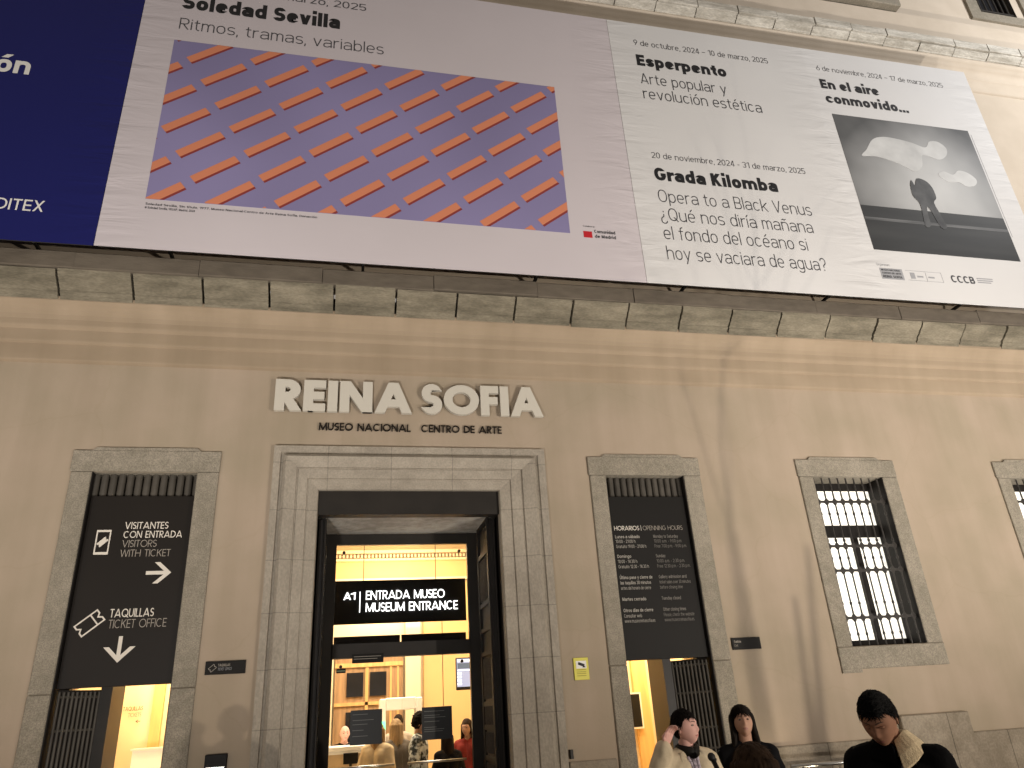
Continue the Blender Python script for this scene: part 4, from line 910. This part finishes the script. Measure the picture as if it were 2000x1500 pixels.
def hair_bm(line, thick, strand=.004, nu=72, nv=48, seed=1., vol=0., back=None):
    """scalp shell: line(direction)->signed cover (positive where hair grows)"""
    bm = bmesh.new(); rows = []
    def pt(d):
        p = head_point(d); n = Vector((p.x/.074**2, p.y/.096**2, p.z/.117**2)).normalized(); m = max(-1, min(1, line(d, p)*6))
        rg = noise.noise(Vector((d.x*9+seed, d.y*9, d.z*3)))*strand+noise.noise(Vector((d.x*26+seed, d.y*26, d.z*5)))*strand*.6
        off = (thick+vol*max(0, d.z)+rg) * max(0, m) - .012*max(0, -m)
        return p+n*off
    for j in range(1, nv):
        th = math.pi*j/nv
        rows.append([bm.verts.new(pt(Vector((math.sin(th)*math.sin(2*math.pi*i/nu), -math.sin(th)*math.cos(2*math.pi*i/nu), math.cos(th))))) for i in range(nu)])
    top = bm.verts.new(pt(Vector((0, 0, 1)))); bot = bm.verts.new(pt(Vector((0, 0, -1))))
    for i in range(nu): bm.faces.new((top, rows[0][i], rows[0][(i+1) % nu])); bm.faces.new((bot, rows[-1][(i+1) % nu], rows[-1][i]))
    for a, b in zip(rows, rows[1:]):
        for i in range(nu): bm.faces.new((a[i], b[i], b[(i+1) % nu], a[(i+1) % nu]))
    return bm
def tufts(bm, line, thick, n, seed, flow, L=.03, r=.0035, spread=.5, lift=.30):
    """short locks of hair lying over the scalp shell"""
    rnd = random.Random(seed); k = 0
    while k < n:
        d = Vector((rnd.gauss(0, 1), rnd.gauss(0, 1), rnd.gauss(0, 1))).normalized(); p = head_point(d); l = line(d, p)
        if l < -.004 or (p.z < -.045 and p.y < .04): continue
        k += 1
        nn = Vector((p.x/.074**2, p.y/.096**2, p.z/.117**2)).normalized(); m = max(0, min(1, l*6))
        f = flow(p)+Vector((rnd.uniform(-1, 1), rnd.uniform(-1, 1), rnd.uniform(-1, 1)))*spread; f = (f-nn*f.dot(nn)).normalized()
        b = p+nn*(thick*m*.75+.001); ln = L*rnd.uniform(.6, 1.2); sd = nn.cross(f)
        t = b+f*ln+nn*ln*rnd.uniform(.03, lift); w_ = r*rnd.uniform(.7, 1.3)
        v = [bm.verts.new(q) for q in (b+sd*w_, b-sd*w_, b+nn*w_*1.5, t)]
        for q in ((0, 2, 3), (2, 1, 3), (1, 0, 3)): bm.faces.new([v[i] for i in q])
    return bm
short_line = lambda d, p: min(p.z-(.058 if p.y < -.045 else (.058-(p.y+.045)*1.25 if p.y < .03 else -.06)), 1) if p.y < .03 else p.z+.07
long_line = lambda d, p: (p.z-.052 if p.y < -.055 else p.z-.052+(p.y+.055)*2.6)
def strands(roots, r0, r1, voxel, seed):
    caps = []
    for pts in roots:
        for i, (a, b) in enumerate(zip(pts, pts[1:])):
            n = len(pts)-1; caps.append((a, r0+(r1-r0)*i/n, b, r0+(r1-r0)*(i+1)/n))
    bm = blob(caps, voxel, 3)
    bm.normal_update()
    for v in bm.verts:
        a = math.atan2(v.co.y, v.co.x)
        v.co += v.normal*(.005*noise.noise(Vector((a*9+seed, v.co.z*4, seed)))+.004*noise.noise(Vector((a*28+seed, v.co.z*6, seed))))
    return bm
def hand_caps(wr, dirv, palm_n, s=1., curl=.5, side=1):
    """palm and five separate fingers; dirv along the hand, palm_n towards the palm side"""
    d = Vector(dirv).normalized(); n = Vector(palm_n); n = (n-d*n.dot(d)).normalized(); sd = d.cross(n)*side; w = Vector(wr); out = []
    for k in (-.028, -.009, .010, .028): out.append((w+sd*k*.5*s, .016*s, w+d*.075*s+sd*k*s, .0125*s))
    for k, L in ((-.030, .062), (-.010, .076), (.010, .082), (.030, .074)):
        p = w+d*.082*s+sd*k*s; c = curl
        a = p+(d*math.cos(c*.5)+n*math.sin(c*.5))*L*.45*s; b = a+(d*math.cos(c*1.3)+n*math.sin(c*1.3))*L*.32*s; e = b+(d*math.cos(c*2.0)+n*math.sin(c*2.0))*L*.26*s
        out += [(p, .0092*s, a, .0085*s), (a, .0085*s, b, .0078*s), (b, .0078*s, e, .0065*s)]
    p = w+d*.022*s+sd*.026*s; a = p+(d*.6+sd*.75+n*.25).normalized()*.038*s; b = a+(d*.85+sd*.25+n*.4).normalized()*.032*s
    out += [(p, .0125*s, a, .0105*s), (a, .0105*s, b, .0085*s)]
    return out
def person(label, loc, rz, H=1.70, skin='skin', top=(.1,.1,.1), legs=(.02,.02,.03), hair=(.01,.008,.006), style='short', yaw=0, pitch=0, roll=0, lean=0., armR=None, armL=None,
           fine=False, bulk=.018, coat=False, group='visitors inside the lobby', hair2=None, top_mat=None, headoff=(0,0,0), eyes=True):
    s = H/1.70; P = thing('person', label, 'person', (loc[0], loc[1], G), rz, group)
    vx = .007 if fine else .012
    V = lambda *p: Vector(p)*s
    sw = .165
    armR = armR or ((-.235, .03, 1.12), (-.225, -.06, .88)); armL = armL or ((.235, .03, 1.12), (.225, -.06, .88))
    nb = V(0, .01-lean*.6, 1.42)
    body = []
    for sx in (1, -1):
        body += [(V(sx*.085, 0, .06), .04*s, V(sx*.09, -.01, .47), .052*s), (V(sx*.09, -.01, .47), .055*s, V(sx*.095, 0, .86), .082*s), (V(sx*.085, .03, .035), .035*s, V(sx*.10, -.13, .03), .028*s)]
        body += [(V(sx*.07, .0, .88), .098*s, V(sx*.06, .0, 1.08), .085*s), (V(sx*.06, 0, 1.08), .085*s, V(sx*.085, -lean*.5, 1.30), .093*s)]
        body += [(V(sx*.06, -lean*.6, 1.385), .05*s, V(sx*sw, -lean*.5, 1.35), .052*s)]
    body += [(nb, .056*s, V(headoff[0]*.7, -.012-lean+headoff[1]*.7, 1.50+headoff[2]*.7), .052*s)]
    hands = []
    for (e, h), sx in ((armR, -1), (armL, 1)):
        sh = V(sx*sw, -lean*.5, 1.35); e_, h_ = V(*e), V(*h)
        body += [(sh, .050*s, e_, .038*s), (e_, .039*s, h_, .027*s)]
    bmb = blob(body, vx, 6)
    def addhand(h, dv, pn, curl, side, sc=1.):
        hb = blob(hand_caps(V(*h), dv, pn, s*sc, curl, side), .0035 if fine else .007, 2)
        me = bpy.data.meshes.new('t'); hb.to_mesh(me); hb.free(); bmb.from_mesh(me); bpy.data.meshes.remove(me)
    for (e, h), sx, spec in ((armR, -1, None), (armL, 1, None)):
        dv = Vector(h)-Vector(e); addhand(h, dv+Vector((0, -.02, 0)), (-sx, -.15, 0) if dv.z < 0 else (-sx*.3, -1, 0), .55, sx)
    hm = Matrix.Translation(V(headoff[0], -.012-lean+headoff[1], 1.455+headoff[2])) @ Matrix.Rotation(yaw, 4, 'Z') @ Matrix.Rotation(roll, 4, 'Y') @ Matrix.Rotation(pitch, 4, 'X') @ Matrix.Translation(V(0, -.018, .118)) @ Matrix.Scale(s, 4)
    hb = head_bm(*((64, 52) if fine else (36, 28))); hv = BVHTree.FromBMesh(hb); hb.transform(hm); me = bpy.data.meshes.new('t'); hb.to_mesh(me); hb.free(); bmb.from_mesh(me); bpy.data.meshes.remove(me)
    link('body', bmb, M[skin], P, True)
    def on_face(name, pts, m_, parent=P):
        """a thin tapered strip lying on the face; pts: (x, z, half height)"""
        sb = bmesh.new(); rw = []
        for x, z, hh in pts:
            rr = []
            for k in (-1, -.4, .4, 1):
                h_ = hv.ray_cast(Vector((x, -1, z+hh*k)), Vector((0, 1, 0)))[0]
                rr.append(sb.verts.new((h_ or Vector((x, -.07, z)))+Vector((0, -.0006-.0014*(abs(k) < .5), 0))))
            rw.append(rr)
        for a_, b_ in zip(rw, rw[1:]):
            for k in range(3): sb.faces.new((a_[k], b_[k], b_[k+1], a_[k+1]))
        sb.transform(hm); link(name, sb, m_, parent, True)
    if eyes:
        for sx in (1, -1): on_face('eyebrow', [(sx*(.013+.034*t), .0265+.006*math.sin(t*2.4)-.003*t, .0032*(1-.75*t)+.0004) for t in (0, .2, .4, .6, .8, 1)], M['brow'])
        on_face('lips', [(.022*t, -.0645+.0012*abs(t)-.0008*(1-t*t), .0078*(1-t*t)**.6+.0004) for t in (-1, -.75, -.5, -.25, 0, .25, .5, .75, 1)], M['lip_'+skin])
    if eyes:
        for sx in (1, -1):
            eb = bmesh.new(); sphere(eb, (sx*.031, -.0785, .006), .0128, 18, 14, (1.05, .85, .50 if eyes != 'closed' else .42))
            for f in eb.faces:
                c = f.calc_center_median(); f.material_index = (1 if c.z < .0032 else 0) if eyes == 'closed' else (1 if abs(c.x-sx*.031) < .0058 or c.z > .0105 else 0)
            eb.transform(hm); link('eye', eb, [M[skin] if eyes == 'closed' else M['eye'], M['iris']], P, True)
    # clothes
    tm = top_mat or mat('garment', top, .9, .14, 9, bump=.15, bscale=70, spec=.08)
    caps = []
    b = bulk
    for sx in (1, -1):
        caps += [(V(sx*.07, 0, .80 if not coat else .52), (.112+b)*s, V(sx*.06, 0, 1.08), (.092+b)*s), (V(sx*.06, 0, 1.08), (.092+b)*s, V(sx*.085, -lean*.5, 1.28), (.098+b)*s), (V(sx*.055, -lean*.6, 1.375), (.05+b)*s, V(sx*(sw+.005), -lean*.5, 1.34), (.056+b)*s)]
    for (e, h), sx in ((armR, -1), (armL, 1)):
        sh = V(sx*sw, -lean*.5, 1.335); e_, h_ = V(*e), V(*h); w_ = e_+(h_-e_)*.90
        caps += [(sh, (.056+b)*s, e_, (.046+b)*s), (e_, (.046+b)*s, w_, (.034+b)*s)]
    gb = blob(caps, .010 if fine else .014, 5, .012 if fine else .01, 8, loc[0]*3+loc[1])
    gb.normal_update(); bv = BVHTree.FromBMesh(gb)
    gar = link('coat' if coat else 'jumper', gb, tm, P, True)
    lb = []
    for sx in (1, -1): lb += [(V(sx*.085, 0, .10), .058*s, V(sx*.09, -.01, .47), .068*s), (V(sx*.09, -.01, .47), .070*s, V(sx*.088, 0, .86), .10*s)]
    link('trousers', blob(lb, .014, 5, .008, 9), mat('trouser_cloth', legs, .85, .12, 8), P, True)
    for sx in (1, -1): link('shoe', blob([(V(sx*.085, .04, .04), .045*s, V(sx*.102, -.14, .03), .036*s)], .01, 4), M['shutter'], P, True)
    # hair
    hmat = mat('hair', hair, .7, .35, 30, bump=.4, bscale=60, spec=.12, stretch=(1, 1, .15))
    def put(name, bm_, m_): bm_.transform(hm); return link(name, bm_, m_, P, True)
    if style == 'short':
        hb_ = hair_bm(short_line, .016, .005, seed=loc[0]*7, vol=.002)
        if fine: tufts(hb_, short_line, .016, 1500, 3, lambda p: Vector((p.x*4, .35+p.y*2, -.25-.8*(p.z < .05))), lift=.22)
        put('hair', hb_, hmat)
    elif style == 'curly': put('hair', hair_bm(lambda d, p: (p.z-.03 if p.y < -.05 else p.z-.03+(p.y+.05)*1.6), .034, .022, seed=3., vol=.01), hmat)
    elif style == 'bald': put('hair', hair_bm(lambda d, p: min(.01-abs(p.z-.0)*.3, p.y-.02) , .004, .001), hmat)
    elif style in ('long', 'long_back'):
        hb_ = hair_bm(long_line, .020, .003, seed=loc[0]*5, vol=.005)
        if fine: tufts(hb_, long_line, .020, 1100, 5, lambda p: Vector((p.x*9+(.15 if p.x > 0 else -.15), .15, -1)), .055, .0035, .14, .04)
        put('hair', hb_, hmat)
        rt = []
        L = .26
        for i in range(15):
            a = R(-100+200*i/14)
            x, y = .078*math.sin(a), .078*math.cos(a)+.014
            z0 = .045
            rt.append([(x*.97, y*.97, z0), (x*1.08, y*1.05, -.06), (x*1.22, y*1.02+.006, -.15), (x*1.30+.012*math.sin(i*2.1), y*.98+.006, -.15-(L-.15)*(.75+.25*math.sin(i*1.7)))])
        put('long_hair', strands(rt, .028, .017, .006 if fine else .01, loc[0]), hmat)
        if hair2:
            rt2 = [[(x*1.10, y*1.06-.004, z) for x, y, z in q] for q in rt[1:5]]
            put('hair_streak', strands(rt2, .015, .011, .006, 2.), mat('pale_hair', hair2, .5, .3, 30, stretch=(1, 1, .15)))
    P['_s'] = s
    return P, bv, hm, s
def collar_bm(r, z, y0, a0, a1, h, out, drop, n=26):
    """folded collar round the neck: a0..a1 measured from the front"""
    bm = bmesh.new(); rows = []
    for i in range(n+1):
        t = a0+(a1-a0)*i/n; e = min(i, n-i)/n; dr = drop*(1+.9*max(0, 1-e*7)); o = out*(1+.35*max(0, 1-e*7))
        di = Vector((math.sin(t), -math.cos(t), 0)); c = Vector((0, y0, z))
        hh = h*(.55+.45*min(1, e*4))
        rows.append([bm.verts.new(c+di*rr+Vector((0, 0, zz))) for rr, zz in ((r-.012, -.03), (r-.008, hh*.6), (r, hh), (r+.012, hh+.004), (r+.02+o*.3, hh*.75), (r+o, -dr), (r+o-.012, -dr-.008), (r+.008, -.01))])
    for a, b in zip(rows, rows[1:]):
        m_ = len(a)
        for k in range(m_): bm.faces.new((a[k], a[(k+1) % m_], b[(k+1) % m_], b[k]))
    bm.faces.new(rows[0][::-1]); bm.faces.new(rows[-1])
    return bm
def front_tube(bv, pts, r, lift=.004):
    """a tube lying on the garment front through the given (x, z) points"""
    out = []
    for x, z in pts:
        hit = bv.ray_cast(Vector((x, -1, z)), Vector((0, 1, 0)))[0]
        if hit: out.append(hit+Vector((0, -lift, 0)))
    bm = bmesh.new()
    for a, b in zip(out, out[1:]): cyl(bm, a, b, r, n=8)
    return bm

# the young man in front, looking down at something in his hands
P, bv, hm, s = person('young man in black jacket with fleece collar looking down, nearest the camera', (2.72, -5.90), R(-50), 1.735, 'skin_tan', (.0035,.0035,.004), (.01,.012,.02), (.006,.006,.006), 'short', yaw=R(-6), pitch=R(30), roll=R(0), lean=.075,
    armR=((-.25, -.02, 1.10), (-.12, -.25, 1.14)), armL=((.25, -.02, 1.10), (.10, -.25, 1.12)), fine=True, bulk=.030, group='people standing outside', eyes='closed')
fl = mat('fleece', (.62,.50,.32), .95, .14, 60, bump=.5, bscale=160)
link('jacket_collar', collar_bm(.070*s, 1.40*s, -.05, R(-100), R(16), .055*s, .05*s, .03*s), mat('black_collar', (.003,.003,.0035), .95, spec=.05), P, True)
bm = bmesh.new(); rows = []                                        # folded fleece collar: stands at the nape, folds out flat over the left shoulder
N_ = 22
for k in range(N_+1):
    t = R(22+(236-22)*k/N_); di = Vector((math.sin(t), -math.cos(t), 0)); e = min(1, k/4)
    c = Vector((0, -.030-.022*max(0, -di.y), 1.415*s)); top = .030+.040*e
    w_ = .075+.012*(1-e)                                            # fall of the collar
    r0_ = .066
    pr = [(r0_-.004, -.035), (r0_, top*.6), (r0_+.004, top), (r0_+.012, top+.004), (r0_+.022, top-.006), (r0_+.022+w_*.55, top-.045-.012*(1-e)), (r0_+.018+w_, top-.092-.02*(1-e)), (r0_+.010+w_, top-.104-.02*(1-e)), (r0_+.012+w_*.5, top-.062)]
    rows.append([bm.verts.new(c+di*(rr*s)+Vector((0, 0, zz*s))) for rr, zz in pr])
for a, b in zip(rows, rows[1:]):
    for k in range(9): bm.faces.new((a[k], a[(k+1) % 9], b[(k+1) % 9], b[k]))
bm.faces.new(rows[0][::-1]); bm.faces.new(rows[-1])
link('fleece_collar', bm, fl, P, False)
link('zip', front_tube(bv, [(.035-.02*i/14+.03*max(0, 1-i/4), (1.395-.03*i)*s) for i in range(15)], .007), mat('zip_grey', (.25,.26,.28), .35, metal=.6), P, True)
bm = bmesh.new(); h_ = bv.ray_cast(Vector((.09, -1, 1.30*s)), Vector((0, 1, 0)))[0]
if h_: sphere(bm, h_, .009, 10, 6, (1, .5, 1))
link('snap_button', bm, M['steel'], P, True)
ph_ = thing('mobile_phone', 'dark phone held by the young man in the black jacket', 'phone', (0, 0, 0)); 
mw = Matrix.Translation((2.72, -5.90, G)) @ Matrix.Rotation(R(-50), 4, 'Z')
ph_.location = mw @ (Vector((-.01, -.345, 1.155))*s); ph_.rotation_euler = (R(50), 0, R(-52))
link('phone_body', B((-.036, .036, -.075, .075, -.004, .004), bev=.002), M['panel'], ph_)

# woman with the microphone
P, bv, hm, s = person('woman in beige coat speaking into a microphone with one hand raised to her head', (2.42, -4.05), R(8), 1.66, 'skin_pink_lit', (.58,.49,.35), (.02,.02,.025), (.012,.009,.008), 'short', yaw=R(30), pitch=R(-6),
    armR=((-.335, .02, 1.15), (-.205, -.06, 1.475)), armL=((.27, -.03, 1.09), (.085, -.235, 1.225)), fine=True, bulk=.030, coat=True, group='people standing outside')
link('scarf', collar_bm(.062*s, 1.415*s, -.012, R(0), R(360), .05*s, .022*s, .02*s), M['panel'], P, True)
bm = bmesh.new()
pts = [(x, z) for z in (1.40, 1.36, 1.32, 1.28, 1.24) for x in (0,)]
for x in (-.045, -.025, -.005, .015, .035):
    b2_ = front_tube(bv, [(x*(1-.12*i), (1.385-.03*i)*s) for i in range(6)], .013, .002); me = bpy.data.meshes.new('t'); b2_.to_mesh(me); b2_.free(); bm.from_mesh(me); bpy.data.meshes.remove(me)
link('blouse', bm, mat('lilac_blouse', (.50,.44,.50), .8), P, True)
link('coat_edge', front_tube(bv, [(.01+.004*i, (1.22-.05*i)*s) for i in range(12)], .006, .002), mat('coat_seam', (.10,.08,.06), .8), P, True)
for z in (1.13, .99, .85):
    bm = bmesh.new(); h_ = bv.ray_cast(Vector((.045, -1, z*s)), Vector((0, 1, 0)))[0]
    if h_: sphere(bm, h_, .013, 10, 6, (1, .5, 1)); link('button', bm, M['print_black'], P, True)
    else: bm.free()
link('bag_strap', front_tube(bv, [(.17-.012*i+.03*max(0, i-5), (1.36-.03*i)*s) for i in range(14)], .011, .004), M['print_black'], P, True)
link('collar', collar_bm(.080*s, 1.395*s, -.01, R(50), R(310), .035*s, .05*s, .03*s), mat('coat_collar', (.60,.51,.37), .85, .1, 9), P, True)
mi = thing('microphone', 'black hand microphone held to her chin by the woman in beige', 'microphone', (0, 0, 0))
mw = Matrix.Translation((2.42, -4.05, G)) @ Matrix.Rotation(R(8), 4, 'Z')
a, b = mw @ (Vector((.075, -.295, 1.235))*s), mw @ (Vector((.062, -.175, 1.435))*s)
mi.location = a; d = (b-a); q = d.to_track_quat('Z', 'Y'); mi.rotation_euler = q.to_euler()
bm = bmesh.new(); cyl(bm, (0, 0, -.08), (0, 0, .14), .012, .017, 12); link('mic_body', bm, M['panel'], mi, True)
bm = bmesh.new(); sphere(bm, (0, 0, .165), .027, 14, 10, (1, 1, 1.1)); link('mic_head', bm, M['print_black'], mi, True)

# woman in black beside the doorway
P, bv, hm, s = person('woman in black jumper with long dark hair and white neckline looking up', (3.12, -3.62), R(-24), 1.65, 'skin', (.006,.006,.007), (.01,.01,.012), (.010,.007,.005), 'long', yaw=R(6), pitch=R(-14), fine=True, bulk=.020, group='people standing outside')
link('white_neckline', collar_bm(.068*s, 1.385*s, -.012, 0, R(360), .018*s, .012*s, .012*s), mat('white_tee', (.62,.58,.52), .85), P, True)

# the head of the woman standing close to the camera, seen from behind
P, bv, hm, s = person('woman with brown hair seen from behind, only her crown in view', (1.565, -6.60), R(160), 1.545, 'skin', (.05,.04,.03), (.02,.02,.02), (.030,.016,.008), 'long_back', yaw=R(10), pitch=R(4), fine=True, hair2=(.17,.105,.055), group='people standing outside')

# visitors inside the lobby
person('bald man in dark clothes behind the lobby counter', (.06, 3.95), R(10), 1.66, 'skin_pink_lit', (.02,.02,.022), style='bald', hair=(.25,.2,.16))
person('blonde woman in long cream coat with her back to the glass doors', (.52, 2.35), R(150), 1.66, 'skin', (.62,.50,.33), (.3,.25,.18), (.30,.19,.09), 'long_back', coat=True, bulk=.035)
person('woman with pale hair and grey jacket in the lobby crowd', (.83, 2.9), R(200), 1.70, 'skin', (.16,.14,.12), hair=(.36,.25,.14), style='long_back')
person('young man with dark curly hair in profile in jacket patterned with painted reflections', (1.13, 2.55), R(75), 1.76, 'skin', (.10,.11,.115), (.02,.02,.02), (.010,.008,.006), 'curly', bulk=.035, top_mat=two_tone('reflection_patterned_jacket', (.03,.035,.035), (.62,.66,.66), 9, 22, lo=.46, hi=.56))  # white patches of the jacket paint in street light reflected by the glass
person('man with dark hair half hidden behind the arch in the lobby', (.98, 4.7), R(170), 1.78, 'skin', (.45,.38,.30), hair=(.02,.012,.008), style='short')
person('person in dark coat bending behind the right notice', (1.53, 2.3), R(190), 1.50, 'skin', (.012,.011,.011), hair=(.015,.01,.008), style='long_back', coat=True)
person('woman with brown hair and red scarf at the right edge of the lobby', (1.90, 2.75), R(-35), 1.64, 'skin', (.22,.035,.030), (.03,.025,.02), (.035,.018,.01), 'long')

# bare plane tree in the square to the right, whose shadow falls on the wall
tr = thing('bare_tree', 'slender bare street tree standing in the square to the right', 'tree', (7.43, -6.6, G))
rnd = random.Random(5)
bm = bmesh.new()
def limb(bm, p, d, L, r, lvl):
    q = p
    n = 4
    for i in range(n):
        d2 = (d+Vector((rnd.uniform(-.12, .12), rnd.uniform(-.12, .12), rnd.uniform(0, .06)))).normalized(); e = q+d2*L/n
        cyl(bm, q, e, r*(1-.13*i), r*(1-.13*(i+1)), 8); q = e; d = d2
        if lvl < 2 and i >= 1:
            for k in range(2):
                a = rnd.uniform(0, 6.28); dd = (d2*.8+Vector((math.cos(a), math.sin(a)*.5, .25))*.55).normalized(); limb(bm, q, dd, L*.62, r*(.5-.05*i), lvl+1)
bt = bmesh.new(); cyl(bt, (0, 0, 0), (.02, 0, 2.3), .085, .035, 12); link('trunk', bt, M['iron'], tr, True)
for a, b in (((.16, .02, 0), (-.03, .0, 1.75)), ((.16, .03, 0), (.52, .0, 2.2)), ((.20, -.03, .0), (.36, .0, 1.9))):
    bt = bmesh.new(); cyl(bt, a, b, .045, .022, 10); link('stem', bt, M['iron'], tr, True)
for dx, dy, L, r in ((.02, .0, 2.6, .05), (.16, .05, 2.2, .03), (-.10, .0, 2.0, .03)): limb(bm, Vector((.02, 0, 2.25)), Vector((dx, dy, 1)).normalized(), L, r*.32, 1)
link('branches', bm, M['iron'], tr, True)
